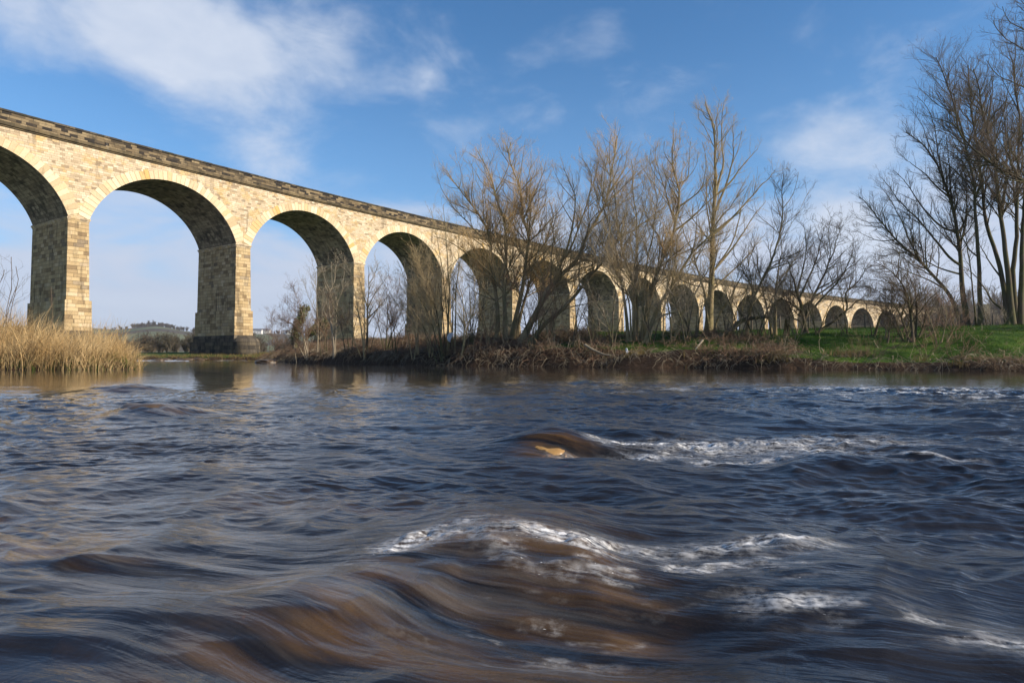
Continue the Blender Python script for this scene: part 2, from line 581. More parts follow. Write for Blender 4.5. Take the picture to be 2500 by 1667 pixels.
def ground_mat():
    m, t, b = new_mat('grass_and_river_earth')
    geo = t.new('ShaderNodeNewGeometry')
    P = geo.outputs['Position']
    g = t.new('ShaderNodeAttribute', attribute_name='grass').outputs['Fac']
    fine = t.noise(P, 7.0, 5, 0.65)
    mid = t.noise(P, 0.9, 4, 0.6)
    big = t.noise(P, 0.02, 3, 0.6)
    gc = t.ramp(mid, [(0.3, (0.014, 0.034, 0.005)), (0.46, (0.034, 0.074, 0.008)), (0.6, (0.064, 0.110, 0.013)), (0.74, (0.10, 0.10, 0.03))])
    tus = t.noise(P, 2.3, 5, 0.65)
    gc = t.mix(t.math('MULTIPLY', t.smooth(tus, 0.55, 0.66), 0.75), gc, (0.10, 0.075, 0.04))
    gc = t.mix(0.5, gc, t.ramp(fine, [(0.3, 0.5), (0.55, 1.1), (0.75, 1.5)]), 'MULTIPLY')
    ec = t.ramp(fine, [(0.25, (0.014, 0.009, 0.006)), (0.5, (0.045, 0.028, 0.017)), (0.75, (0.10, 0.062, 0.038))])
    _, py, pz = t.sep(P)
    bedc = t.ramp(t.noise(P, 4.5, 3, 0.6), [(0.3, (0.03, 0.018, 0.008)), (0.5, (0.12, 0.068, 0.026)), (0.62, (0.26, 0.15, 0.06)), (0.75, (0.38, 0.25, 0.12))])
    ec = t.mix(t.smooth(pz, -0.05, -0.2), ec, bedc)
    col = t.mix(t.smooth(t.math('ADD', g, t.math('MULTIPLY', t.math('SUBTRACT', mid, 0.5), 0.9)), 0.35, 0.65), ec, gc)
    # distant country: fields and woods
    far = t.smooth(py, 180, 320)
    fc = t.ramp(t.noise(t.mapping(P, (1, 0.35, 0.2)), 0.006, 2, 0.5), [(0.35, (0.11, 0.12, 0.065)), (0.46, (0.15, 0.165, 0.095)), (0.47, (0.085, 0.072, 0.055)), (0.54, (0.10, 0.085, 0.06)), (0.55, (0.14, 0.15, 0.085))])
    col = t.mix(far, col, fc)
    t.put(b.inputs['Base Color'], col)
    b.inputs['Roughness'].default_value = 0.95
    b.inputs['Specular IOR Level'].default_value = 0.1
    bump(t, b, t.math('ADD', fine, t.math('MULTIPLY', mid, 2.0)), 0.8, 0.06)
    return m


V, F, gr = terrain()
o = mesh_obj('ground', V, F, ground_mat(), smooth=True, attrs={'grass': gr})
tag(o, 'green river meadow, dark earth bank and far valley side', None, kind='structure')

# ------------------------------------------------------------------ river
FA = math.atan2(-0.30, 0.954)                 # flow direction
fc_, fs_ = math.cos(FA), math.sin(FA)


def water_height(X, Y):
    a = X * fc_ + Y * fs_
    b = -X * fs_ + Y * fc_
    r = np.hypot(X, Y)
    wx = 0.5 * fbm(X / 1.7, Y / 1.7, 41, 2)
    wy = 0.5 * fbm(X / 1.7, Y / 1.7, 51, 2)
    a2 = a + wx
    b2 = b + wy
    calm = 1 - 0.95 * sstep(r, 8, 17)
    lft0 = 1 - 0.45 * sstep(X, 0.2, -0.8)
    h = (0.048 - 0.020 * sstep(X, 0.0, -0.8)) * fbm(a2 / 1.25, b2 / 0.62, 1, 2) * (1 - 0.95 * sstep(r, 6, 16))
    rid = 1 - np.abs(fbm(a2 / 0.85 + 3, b2 / 0.42, 2, 2)) * 2
    h += 0.022 * rid * lft0 * (1 - 0.9 * sstep(r, 7, 16))
    rid2 = 1 - np.abs(fbm(a2 / 0.42, b2 / 0.17, 8, 3)) * 2
    h += 0.0115 * rid2 * calm
    lft = 1 - 0.65 * sstep(X, 0.8, -1.2) * sstep(r, 2.0, 4.0)
    patch = 0.45 + 0.75 * sstep(fbm(X / 2.6, Y / 1.3, 141, 2), -0.35, 0.35)
    h += 0.0165 * patch * lft * (1 - np.abs(fbm(X / 0.36 + wx * 2, Y / 0.20, 9, 4)) * 2) * (1 - 0.93 * sstep(r, 9, 17)) * sstep(r, 1.8, 4.2)
    h += 0.0075 * patch * (1 - np.abs(fbm(X / 0.15 + wx * 3, Y / 0.09, 10, 3)) * 2) * (1 - sstep(r, 6, 11)) * (0.25 + 0.75 * sstep(r, 1.2, 2.6))
    h += 0.0035 * fbm(a2 / 0.22, b2 / 0.05, 13, 2) * calm
    h += 0.0020 * fbm(X / 0.6, Y / 0.22, 14, 3)
    foam = np.zeros_like(h)

    def hump(x0, y0, sx, sy, amp, ang=0.0):
        c, s_ = math.cos(ang), math.sin(ang)
        p = (X - x0) * c + (Y - y0) * s_
        q = -(X - x0) * s_ + (Y - y0) * c
        return amp * np.exp(-(p / sx) ** 2 - (q / sy) ** 2)

    # standing wave in the foreground: crest runs across, steep side towards the camera
    xc = np.clip(X, -0.7, 1.6)
    yc = 1.80 - 0.55 * np.maximum(-0.12 - xc, 0) ** 1.0 - 0.05 * np.sin(xc * 5.0) - 0.22 * np.maximum(xc - 0.5, 0)
    yc = yc + 0.03 * fbm(X / 0.2, Y * 0, 61, 3)
    d = Y - yc
    amp = 0.090 * sstep(X, -0.62, -0.10) * (1 - 0.60 * sstep(X, 0.15, 1.15)) * (1 - sstep(X, 1.2, 2.2)) * (1 + 0.18 * np.sin(X * 9 + 1))
    h += amp * np.where(d < 0, np.exp(-(d / 0.26) ** 2), np.exp(-(d / 0.55) ** 2))
    h -= 0.05 * np.exp(-((d + 0.42) / 0.2) ** 2) * sstep(X, -0.5, 0) * (1 - sstep(X, 0.8, 1.4))
    ln = fbm(a2 / 0.09, b2 / 0.035, 71, 3)
    foam += 1.30 * np.exp(-((d + 0.02) / 0.065) ** 2) * sstep(X, -0.50, -0.28) * (1 - sstep(X, 0.75, 0.95)) * (0.20 + 0.80 * sstep(fbm(X / 0.14 + 3, Y / 0.10, 75, 3), -0.30, 0.35))
    foam += 0.6 * np.exp(-((d + 0.17) / 0.10) ** 2) * sstep(X, 0.05, 0.3) * (1 - sstep(X, 0.6, 0.8)) * sstep(ln, -0.2, 0.5)
    foam += 0.35 * np.exp(-((d + 0.1) / 0.2) ** 2) * sstep(X, -0.25, -0.05) * (1 - sstep(X, 0.3, 0.6)) * sstep(ln, 0.1, 0.6)
    # lower wave, bottom right
    yc2 = 1.33 + 0.10 * np.sin(X * 4) - 0.05 * X
    d2 = Y - yc2
    h += 0.055 * sstep(X, 0.25, 0.6) * np.where(d2 < 0, np.exp(-(d2 / 0.14) ** 2), np.exp(-(d2 / 0.3) ** 2)) * (1 - sstep(X, 1.6, 2.4))
    foam += 0.85 * np.exp(-((d2 - 0.0) / 0.06) ** 2) * sstep(X, 0.42, 0.6) * sstep(fbm(X / 0.12, Y / 0.06, 77, 3), -0.5, 0.3)
    foam += 0.5 * np.exp(-((Y - 1.31) / 0.10) ** 2) * np.exp(-((X - 0.08) / 0.22) ** 2) * sstep(ln, 0.0, 0.5)
    # trough behind the crest
    h -= hump(0.55, 2.5, 1.1, 0.35, 0.05, -0.1)
    h += hump(1.6, 2.35, 0.7, 0.22, 0.05, -0.2) + hump(2.1, 3.1, 0.9, 0.25, 0.05, -0.15)
    h += hump(-0.9, 1.75, 0.55, 0.2, 0.025, 0.15) + hump(-1.2, 2.9, 0.6, 0.22, 0.03, 0.2) + hump(-0.55, 1.35, 0.5, 0.14, 0.022, 0.25)
    # water drawn over boulders
    h += hump(0.24, 3.92, 0.27, 0.22, 0.100, 0.0) + hump(-3.25, 5.95, 0.50, 0.30, 0.125) + hump(-5.7, 9.7, 0.65, 0.35, 0.125) + hump(1.40, 12.7, 0.3, 0.2, 0.05)
    h += hump(0.75, 3.75, 0.30, 0.12, 0.035) + hump(1.25, 3.72, 0.30, 0.13, 0.03) - hump(0.45, 3.62, 0.25, 0.12, 0.05)
    h -= hump(2.5, 4.7, 1.2, 0.45, 0.07, -0.1)
    # foam tail behind the amber boulder
    tail = X - 0.30
    mid1 = 3.80 - 0.10 * tail + 0.07 * np.sin(tail * 4)
    wd = 0.06 + 0.10 * np.clip(tail, 0, 1)
    st = fbm(a2 / 0.22, b2 / 0.05, 81, 3)
    foam += 1.5 * np.exp(-((Y - mid1 - 0.08) / (wd * 1.3)) ** 2) * sstep(tail, 0.08, 0.28) * (1 - sstep(tail, 0.6, 2.4)) * (0.35 + 0.9 * sstep(st, -0.25, 0.4))
    foam += 1.6 * np.exp(-((Y - 3.58 + 0.05 * tail) / 0.07) ** 2) * sstep(tail, -0.15, 0.0) * (1 - sstep(tail, 0.45, 0.9)) * (0.3 + 0.9 * sstep(st, -0.3, 0.4))
    foam += 1.1 * np.exp(-((Y - 3.38 + 0.03 * tail) / 0.05) ** 2) * sstep(tail, 0.55, 0.7) * (1 - sstep(tail, 0.9, 1.3))
    # choppy shallows with little white caps, right
    chop = np.exp(-((X - 6.2) / 3.4) ** 2 - ((Y - 9.6) / 1.7) ** 2)
    cn = fbm(X / 0.32, Y / 0.30, 91, 3)
    h += 0.050 * chop * (1 - np.abs(cn) * 2)
    foam += 1.5 * chop * sstep(1 - np.abs(fbm(X / 0.55, Y / 0.30, 91, 3)) * 2, 0.72, 0.94) * sstep(fbm(X / 1.3, Y / 0.7, 93, 2), -0.2, 0.15)
    chop2 = np.exp(-((X + 4.5) / 2.6) ** 2 - ((Y - 7.6) / 2.3) ** 2) + 0.6 * np.exp(-((X - 1.5) / 2.6) ** 2 - ((Y - 12.5) / 1.6) ** 2)
    h += 0.028 * chop2 * (1 - np.abs(fbm(X / 0.45, Y / 0.28, 95, 3)) * 2)
    # long broken streaks of foam drifting right of the boulder
    drift = sstep(X, 1.3, 2.2) * np.exp(-((Y - 3.35 + 0.10 * X) / 0.65) ** 2) * (1 - sstep(X, 4.5, 6.5))
    foam += 0.85 * drift * sstep(fbm(a2 / 0.9, b2 / 0.07, 97, 2), 0.42, 0.72)
    # riffle by the pier
    rif = np.exp(-((Y - 76) / 5) ** 2) * sstep(X, -50, -44) * (1 - sstep(X, -30, -24))
    h += 0.09 * rif * (1 - np.abs(fbm(X / 1.2, Y / 1.6, 99, 3)) * 2)
    foam += 0.9 * rif * sstep(fbm(X / 1.0, Y / 2.0, 101, 3), 0.05, 0.35)
    h += 0.020 * np.clip(foam, 0, 1) * fbm(X / 0.055, Y / 0.045, 121, 3)
    film = 1.3 * np.exp(-((X - 0.24) / 0.15) ** 2 - ((Y - 3.68) / 0.13) ** 2)
    film += 0.9 * np.exp(-((X + 3.25) / 0.34) ** 2 - ((Y - 5.85) / 0.16) ** 2) + 0.8 * np.exp(-((X + 5.7) / 0.5) ** 2 - ((Y - 9.6) / 0.25) ** 2)
    film += 0.42 * sstep(X, 0.5, -0.4) * sstep(Y, 2.9, 1.7) * sstep(fbm(X / .45, Y / .3, 111, 2), -.35, .3)
    film += 1.35 * np.exp(-((d + 0.36) / 0.26) ** 2) * sstep(X, -0.45, -0.22) * (1 - sstep(X, 0.05, 0.40))
    veil = sstep(fbm(a2 / 1.6, b2 / 0.45, 131, 3), -0.35, 0.55) * (0.15 + 0.85 * sstep(X, 0.6, -1.0)) * (1 - 0.75 * sstep(r, 5, 10))  # mask for blurred foam and painted sheen, strongest at the left
    return h, np.clip(foam, 0, 1.5), np.clip(film, 0, 1), veil


def river():
    # fan whose tip is behind the camera; finer where the water is near
    oy = -1.6
    rr = np.concatenate([np.linspace(1.9, 6.0, 560, endpoint=False), np.geomspace(6.0, 24, 430, endpoint=False), np.geomspace(24, 170, 160)])
    aa = np.linspace(R(-72), R(72), 1150)
    RR, AA = np.meshgrid(rr, aa, indexing='ij')
    X = RR * np.sin(AA)
    Y = oy + RR * np.cos(AA)
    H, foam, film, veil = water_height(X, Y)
    n, m = X.shape
    V = np.stack([X, Y, H], -1).reshape(-1, 3)
    i = np.arange(n - 1)[:, None] * m + np.arange(m - 1)[None, :]
    F = np.stack([i, i + 1, i + m + 1, i + m], -1).reshape(-1, 4)
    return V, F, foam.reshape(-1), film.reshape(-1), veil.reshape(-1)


def water_mat():
    m, t, b = new_mat('peaty_river_water')
    t.n.remove(b)
    out = t.n['Material Output']
    geo = t.new('ShaderNodeNewGeometry')
    P = geo.outputs['Position']
    fl = t.mapping(P, (1, 1, 1), (0, 0, -FA))
    warp = t.noise(P, 0.7, 2, 0.5, 0, 1)
    wv = t.new('ShaderNodeVectorMath', operation='MULTIPLY_ADD')
    t.put(wv.inputs[0], warp)
    wv.inputs[1].default_value = (0.5, 0.5, 0)
    t.put(wv.inputs[2], fl)
    fv = wv.outputs[0]
    s1 = t.noise(t.mapping(fv, (1.6, 16, 1)), 1.0, 4, 0.55)
    s2 = t.noise(t.mapping(fv, (6, 55, 1)), 1.0, 3, 0.55)
    s3 = t.noise(t.mapping(fv, (0.9, 5, 1)), 1.0, 3, 0.5)
    hgt = t.math('ADD', t.math('MULTIPLY', s1, 0.011), t.math('MULTIPLY', s2, 0.0022))
    s6 = t.noise(t.mapping(fv, (7, 13, 1)), 1.0, 4, 0.6, 0.6)
    hgt = t.math('ADD', hgt, t.math('MULTIPLY', s3, 0.012))
    hgt = t.math('ADD', hgt, t.math('MULTIPLY', s6, 0.0065))
    dist = t.new('ShaderNodeVectorMath', operation='LENGTH')
    t.put(dist.inputs[0], P)
    dd = dist.outputs['Value']
    fade = t.math('SUBTRACT', 1.0, t.math('MULTIPLY', t.smooth(dd, 7, 22), 0.85))
    wx_, wy_, wz_ = t.sep(P)
    fade = t.math('MULTIPLY', fade, t.math('SUBTRACT', 1.0, t.math('MULTIPLY', t.smooth(wx_, 0.6, -1.6), 0.45)))
    bp = t.new('ShaderNodeBump')
    bp.inputs['Distance'].default_value = 1.0
    t.put(bp.inputs['Strength'], fade)
    t.put(bp.inputs['Height'], hgt)
    N = bp.outputs[0]
    fr = t.new('ShaderNodeFresnel')
    fr.inputs['IOR'].default_value = 1.5
    t.put(fr.inputs['Normal'], N)
    gl = t.new('ShaderNodeBsdfAnisotropic')
    gl.distribution = 'GGX'
    t.put(gl.inputs['Color'], (1, 1, 1))
    t.put(gl.inputs['Roughness'], t.math('SUBTRACT', 0.22, t.math('MULTIPLY', t.smooth(dd, 2.5, 14), 0.17)))
    t.put(gl.inputs['Normal'], N)
    tr = t.new('ShaderNodeBsdfTransparent')
    flm = t.new('ShaderNodeAttribute', attribute_name='film').outputs['Fac']
    t.put(tr.inputs['Color'], t.mix(flm, (0.60, 0.40, 0.21), (0.92, 0.78, 0.55)))
    df = t.new('ShaderNodeBsdfDiffuse')
    amb = t.math('MULTIPLY', flm, t.smooth(s1, 0.34, 0.66))
    t.put(df.inputs['Color'], t.mix(amb, t.mix(s3, (0.008, 0.007, 0.006), (0.028, 0.019, 0.012)), (0.46, 0.235, 0.055)))
    t.put(df.inputs['Normal'], N)
    body = t.new('ShaderNodeMixShader')
    t.put(body.inputs[0], t.math('SUBTRACT', 0.60, t.math('MULTIPLY', flm, 0.50)))
    t.l.new(tr.outputs[0], body.inputs[1])
    t.l.new(df.outputs[0], body.inputs[2])
    mx = t.new('ShaderNodeMixShader')
    t.put(mx.inputs[0], t.math('MULTIPLY', fr.outputs[0], 1.0, clamp=True))
    t.l.new(body.outputs[0], mx.inputs[1])
    t.l.new(gl.outputs[0], mx.inputs[2])
    # foam
    fo = t.new('ShaderNodeAttribute', attribute_name='foam').outputs['Fac']
    lace = t.noise(t.mapping(fv, (9, 60, 1)), 1.0, 4, 0.65)
    lace2 = t.noise(P, 60, 3, 0.6)
    lf = t.math('ADD', t.math('MULTIPLY', lace, 0.6), t.math('MULTIPLY', lace2, 0.4))
    fa = t.math('MULTIPLY', t.math('MULTIPLY', fo, 1.25, clamp=True), t.smooth(lf, 0.36, 0.66))
    solid = t.smooth(t.math('ADD', fo, t.math('MULTIPLY', t.math('SUBTRACT', lf, 0.5), 5.0)), 0.9, 1.8)
    fa = t.math('MAXIMUM', t.math('MULTIPLY', fa, 0.66), t.math('MULTIPLY', solid, 0.95))
    # white specks where the water breaks: drops, with glints painted in
    drop = t.math('MULTIPLY', t.smooth(t.noise(t.mapping(fv, (60, 190, 1)), 1.0, 2, 0.5), 0.70, 0.78), t.smooth(fo, 0.03, 0.3))
    fa = t.math('MAXIMUM', fa, drop)
    # milky veil along the current: blurred foam plus cloud sheen painted in white
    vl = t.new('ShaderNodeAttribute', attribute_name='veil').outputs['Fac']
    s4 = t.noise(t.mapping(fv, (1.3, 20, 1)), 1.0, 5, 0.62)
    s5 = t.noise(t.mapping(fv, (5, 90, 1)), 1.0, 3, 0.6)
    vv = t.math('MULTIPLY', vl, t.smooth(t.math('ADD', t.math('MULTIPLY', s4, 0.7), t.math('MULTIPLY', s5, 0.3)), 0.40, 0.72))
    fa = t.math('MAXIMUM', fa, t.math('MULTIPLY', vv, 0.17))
    fd = t.new('ShaderNodeBsdfDiffuse')
    t.put(fd.inputs['Color'], (0.95, 0.93, 0.90))
    m2 = t.new('ShaderNodeMixShader')
    t.put(m2.inputs[0], t.math('MULTIPLY', fa, 0.9, clamp=True))
    t.l.new(mx.outputs[0], m2.inputs[1])
    t.l.new(fd.outputs[0], m2.inputs[2])
    t.l.new(m2.outputs[0], out.inputs['Surface'])
    return m


V, F, fo, fi, ve = river()
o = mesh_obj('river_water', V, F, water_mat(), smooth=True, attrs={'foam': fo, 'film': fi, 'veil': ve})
tag(o, 'fast brown river water with foam streaks', None, kind='structure')

# ------------------------------------------------------------------ viaduct
VD = dict(x=-49.61, y=72.755, hd=0.96771, k=-0.0012747)
BAY = 20.4
PW = 2.415
DEP = 9.97
GR = -0.00892
ZS = 15.642 + EYE
ZT = 25.725 + EYE
RISE = 6.54
INS = 0.13


def vp(s, off, z):
    k = VD['k']
    h0 = VD['hd']
    h = h0 + k * s
    px = VD['x'] + (math.sin(h) - math.sin(h0)) / k
    py = VD['y'] - (math.cos(h) - math.cos(h0)) / k
    return (px - math.sin(h) * off, py + math.cos(h) * off, z)


def zg(s):
    return GR * s


viaduct = empty('railway_viaduct', vp(0, 0, 0))
tag(viaduct, 'long curved railway viaduct of cream stone arches crossing the river', 'viaduct')
bpy.context.view_layer.update()


def vquad(mb, s0, s1, o0, o1, z00, z01, z10, z11, uv, tone=.5):
    """quad with corners (s0,o0,z00) (s1,o1,z10) (s1,o1,z11) (s0,o0,z01)"""
    mb.quad([vp(s0, o0, z00), vp(s1, o1, z10), vp(s1, o1, z11), vp(s0, o0, z01)], uv, tone)


def vbox(mb, s0, s1, o0, o1, z0, z1, uo=0.0, grow=0.0, top=True, bottom=True, nseg=1, zslope=0.0, chamfer=0.0):
    """box on the curve; grow widens the foot; uv in metres"""
    def zz(s, z):
        return z + zslope * s
    for j in range(nseg):
        a = s0 + (s1 - s0) * j / nseg
        b_ = s0 + (s1 - s0) * (j + 1) / nseg
        ga, gb = (grow if j == 0 else 0), (grow if j == nseg - 1 else 0)
        c = chamfer
        # front
        mb.quad([vp(a - ga, o0 - grow, zz(a, z0)), vp(b_ + gb, o0 - grow, zz(b_, z0)), vp(b_, o0, zz(b_, z1)), vp(a, o0, zz(a, z1))], [(a + uo, z0), (b_ + uo, z0), (b_ + uo, z1), (a + uo, z1)])
        # back
        mb.quad([vp(b_ + gb, o1 + grow, zz(b_, z0)), vp(a - ga, o1 + grow, zz(a, z0)), vp(a, o1, zz(a, z1)), vp(b_, o1, zz(b_, z1))], [(b_ + uo, z0), (a + uo, z0), (a + uo, z1), (b_ + uo, z1)])
        if top:
            mb.quad([vp(a, o0, zz(a, z1)), vp(b_, o0, zz(b_, z1)), vp(b_, o1, zz(b_, z1)), vp(a, o1, zz(a, z1))], [(a, o0), (b_, o0), (b_, o1), (a, o1)])
        if bottom:
            mb.quad([vp(a - ga, o1 + grow, zz(a, z0)), vp(b_ + gb, o1 + grow, zz(b_, z0)), vp(b_ + gb, o0 - grow, zz(b_, z0)), vp(a - ga, o0 - grow, zz(a, z0))], [(a, o1), (b_, o1), (b_, o0), (a, o0)])
    # ends
    mb.quad([vp(s0 - grow, o1 + grow, zz(s0, z0)), vp(s0 - grow, o0 - grow, zz(s0, z0)), vp(s0, o0, zz(s0, z1)), vp(s0, o1, zz(s0, z1))], [(o1 + uo + .3, z0), (o0 + uo + .3, z0), (o0 + uo + .3, z1), (o1 + uo + .3, z1)])
    mb.quad([vp(s1 + grow, o0 - grow, zz(s1, z0)), vp(s1 + grow, o1 + grow, zz(s1, z0)), vp(s1, o1, zz(s1, z1)), vp(s1, o0, zz(s1, z1))], [(o0 + uo + .1, z0), (o1 + uo + .1, z0), (o1 + uo + .1, z1), (o0 + uo + .1, z1)])


NP = 18
I0 = -1                              # one pier out of view to the left
CORN_Z = ZT - 1.78
for i in range(I0, NP):
    s0 = i * BAY
    g = zg(s0 + PW / 2)
    zs = ZS + g
    P0 = vp(s0 + PW / 2, DEP / 2, 0)
    gz = float(ground(np.array([P0[0]]), np.array([P0[1]]))[0])
    zf = min(gz, 0.2) - 1.0
    plz = 6.3 + EYE
    plb = 2.85 + EYE
    mb = MB()
    ncap = 0.42
    # shaft
    vbox(mb, s0 + INS, s0 + PW - INS, INS, DEP - INS, plz, zs - ncap, i * 3.7, 0.10, top=False)
    vbox(mb, s0 + INS - 0.28, s0 + PW - INS + 0.28, INS - 0.28, DEP - INS + 0.28, plb, plz, i * 3.7, 0.04)
    pier = mb.build('pier', M_PIER, viaduct)
    cb = MB()
    vbox(cb, s0, s0 + PW, 0, DEP, zs - 0.20, zs, i * 2.1)
    vbox(cb, s0 + 0.06, s0 + PW - 0.06, 0.06, DEP - 0.06, zs - ncap, zs - 0.20, i * 2.1, -0.05, top=False)
    cb.build('string_course', M_SPAN, pier)
    bb = MB()
    vbox(bb, s0 + INS - 0.75, s0 + PW - INS + 0.75, INS - 0.75, DEP - INS + 0.75, zf, plb - 0.85, i * 1.3, 0.12)
    vbox(bb, s0 + INS - 0.45, s0 + PW - INS + 0.45, INS - 0.45, DEP - INS + 0.45, plb - 0.85, plb - 0.3, i * 1.3)
    vbox(bb, s0 + INS - 0.34, s0 + PW - INS + 0.34, INS - 0.34, DEP - INS + 0.34, plb - 0.3, plb, i * 1.3, 0.10, bottom=False)
    bb.build('plinth', M_BASE, pier)
    if i in (0, 1):
        # rounded cutwater with a domed cap on the upstream face
        cw = MB()
        prof = [(zf, 1.0), (plb - 1.25, 1.0), (plb - 0.85, 0.97), (plb - 0.5, 0.86), (plb - 0.25, 0.66), (plb - 0.08, 0.4), (plb, 0.02)]
        nn = 22
        hw, ln_ = PW / 2 + 0.62, 2.1
        cs = s0 + PW / 2
        for (za, ra), (zb, rb) in zip(prof[:-1], prof[1:]):
            for j in range(nn):
                t0 = math.pi * j / nn
                t1 = math.pi * (j + 1) / nn
                q = []
                for (t_, z_, r_) in ((t0, za, ra), (t1, za, ra), (t1, zb, rb), (t0, zb, rb)):
                    q.append(vp(cs - math.cos(t_) * hw * r_, -0.60 - math.sin(t_) * ln_ * r_, z_))
                cw.quad(q, [(t0 * 2, za), (t1 * 2, za), (t1 * 2, zb), (t0 * 2, zb)])
        cw.build('cutwater', M_BASE, pier)

a_ = (BAY - PW) / 2 + INS
RC = (a_ * a_ + RISE * RISE) / (2 * RISE)
PHI = math.asin(a_ / RC)
NA = 40
for i in range(I0, NP - 1):
    sL = i * BAY + PW - INS            # arch from here
    sM = sL + a_
    zs = ZS + zg(sM)
    zc0 = zs + RISE - RC               # circle centre
    cz = CORN_Z
    sp = MB()
    so = MB()

    def arc(t):
        ph = -PHI + 2 * PHI * t
        return sM + RC * math.sin(ph), zc0 + RC * math.cos(ph)
    # spandrel wall faces, front and back (pier zone first)
    for o_, flip in ((INS, 0), (DEP - INS, 1)):
        cols = [(i * BAY + INS, None), (sL, None)]
        zp = ZS + zg(i * BAY + PW / 2)
        for (sa, sb) in ((i * BAY + INS, sL),):
            q = [vp(sa, o_, zp), vp(sb, o_, zp), vp(sb, o_, cz + zg(sb)), vp(sa, o_, cz + zg(sa))]
            u = [(sa, zp), (sb, zp), (sb, cz), (sa, cz)]
            if flip:
                q.reverse()
                u.reverse()
            sp.quad(q, u)
        for j in range(NA):
            sa, za = arc(j / NA)
            sb, zb = arc((j + 1) / NA)
            q = [vp(sa, o_, za), vp(sb, o_, zb), vp(sb, o_, cz + zg(sb)), vp(sa, o_, cz + zg(sa))]
            u = [(sa, za), (sb, zb), (sb, cz), (sa, cz)]
            if flip:
                q.reverse()
                u.reverse()
            sp.quad(q, u)
        sp.build('spandrel_wall', M_SPAN, viaduct)
        sp = MB()
    L = 0
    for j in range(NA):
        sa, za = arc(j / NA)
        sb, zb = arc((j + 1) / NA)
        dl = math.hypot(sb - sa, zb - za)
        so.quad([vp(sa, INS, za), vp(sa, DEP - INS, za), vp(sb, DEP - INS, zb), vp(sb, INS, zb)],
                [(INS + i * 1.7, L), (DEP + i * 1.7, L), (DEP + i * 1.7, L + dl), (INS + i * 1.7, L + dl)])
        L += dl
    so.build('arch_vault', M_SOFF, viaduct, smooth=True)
    # voussoirs: separate wedges standing 4 cm proud of the wall
    vo = MB()
    NV = 45
    for j in range(NV):
        p0 = -PHI + 2 * PHI * j / NV
        p1 = -PHI + 2 * PHI * (j + 1) / NV
        gap = 0.0020
        p0 += gap
        p1 -= gap
        ab = abs(p0 + p1) / 2 / PHI
        th = 1.0 + 0.45 * ab ** 2 + (0.10 if j % 2 else -0.04) + random.uniform(-.05, .05)
        if j == NV // 2:
            th = 1.15
        tone = random.random()
        f0 = INS - 0.045
        rin = RC - 0.004
        A = (sM + rin * math.sin(p0), zc0 + rin * math.cos(p0))
        B = (sM + rin * math.sin(p1), zc0 + rin * math.cos(p1))
        zmax = cz - 0.02
        ro = RC + th
        Dd = (sM + ro * math.sin(p0), min(zmax, zc0 + ro * math.cos(p0)))
        Cc = (sM + ro * math.sin(p1), min(zmax, zc0 + ro * math.cos(p1)))
        # keep the lowest stones inside the half of the pier that is theirs
        lo = i * BAY + PW / 2 + 0.01
        hi = (i + 1) * BAY + PW / 2 - 0.01
        Dd = (min(max(Dd[0], lo), hi), Dd[1])
        Cc = (min(max(Cc[0], lo), hi), Cc[1])
        q = [A, B, Cc, Dd]
        u = [(random.random(), 0)] * 4
        vo.quad([vp(x_, f0, z_) for x_, z_ in q], u, tone)
        for e in range(4):
            m_, n_ = q[e], q[(e + 1) % 4]
            vo.quad([vp(n_[0], f0, n_[1]), vp(m_[0], f0, m_[1]), vp(m_[0], INS + 0.02, m_[1]), vp(n_[0], INS + 0.02, n_[1])], u, tone)
    vo.build('arch_ring', M_VOUS, viaduct)

sA, sB = I0 * BAY - 2, (NP - 1) * BAY + PW + 16
ab_ = MB()
sE = (NP - 1) * BAY + INS
vbox(ab_, sE + PW - 2 * INS, sB, INS + .003, DEP - INS - .003, -1, CORN_Z, 5.0, nseg=4, zslope=GR)
vbox(ab_, sE, sE + PW - 2 * INS, INS + .003, DEP - INS - .003, ZS + GR * sE, CORN_Z, 5.0, zslope=GR * .5, bottom=False)
ab_.build('abutment', M_SPAN, viaduct)
ns = 220
co = MB()
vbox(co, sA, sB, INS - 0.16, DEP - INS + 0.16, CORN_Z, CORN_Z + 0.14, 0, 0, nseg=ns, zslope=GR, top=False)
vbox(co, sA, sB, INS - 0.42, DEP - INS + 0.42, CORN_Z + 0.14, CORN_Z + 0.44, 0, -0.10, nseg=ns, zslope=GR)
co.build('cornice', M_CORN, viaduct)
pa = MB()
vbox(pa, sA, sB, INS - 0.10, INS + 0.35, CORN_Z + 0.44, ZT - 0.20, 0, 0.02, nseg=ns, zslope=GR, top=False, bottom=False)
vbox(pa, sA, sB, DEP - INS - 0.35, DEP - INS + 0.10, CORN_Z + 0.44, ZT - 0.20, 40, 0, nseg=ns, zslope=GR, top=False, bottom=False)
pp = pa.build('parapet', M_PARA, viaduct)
cp = MB()
# coping stones, each a little different in height
s_ = sA
while s_ < sB:
    l_ = random.uniform(1.0, 1.6)
    e_ = min(s_ + l_ - 0.015, sB)
    dz_ = random.uniform(-0.012, 0.012)
    vbox(cp, s_, e_, INS - 0.20, INS + 0.45, ZT - 0.20 + GR * s_, ZT + dz_ + GR * s_, s_)
    vbox(cp, s_, e_, DEP - INS - 0.45, DEP - INS + 0.20, ZT - 0.20 + GR * s_, ZT + dz_ + GR * s_, s_)
    s_ += l_
cp.build('coping', stone_mat('black_coping_stone', 1.4, 0.5, [(0, (0.035, 0.03, 0.025)), (0.6, (0.07, 0.058, 0.042)), (1, (0.16, 0.125, 0.08))], (0.03, 0.025, 0.02), 0.5, (0.05, 0.048, 0.02)), pp)

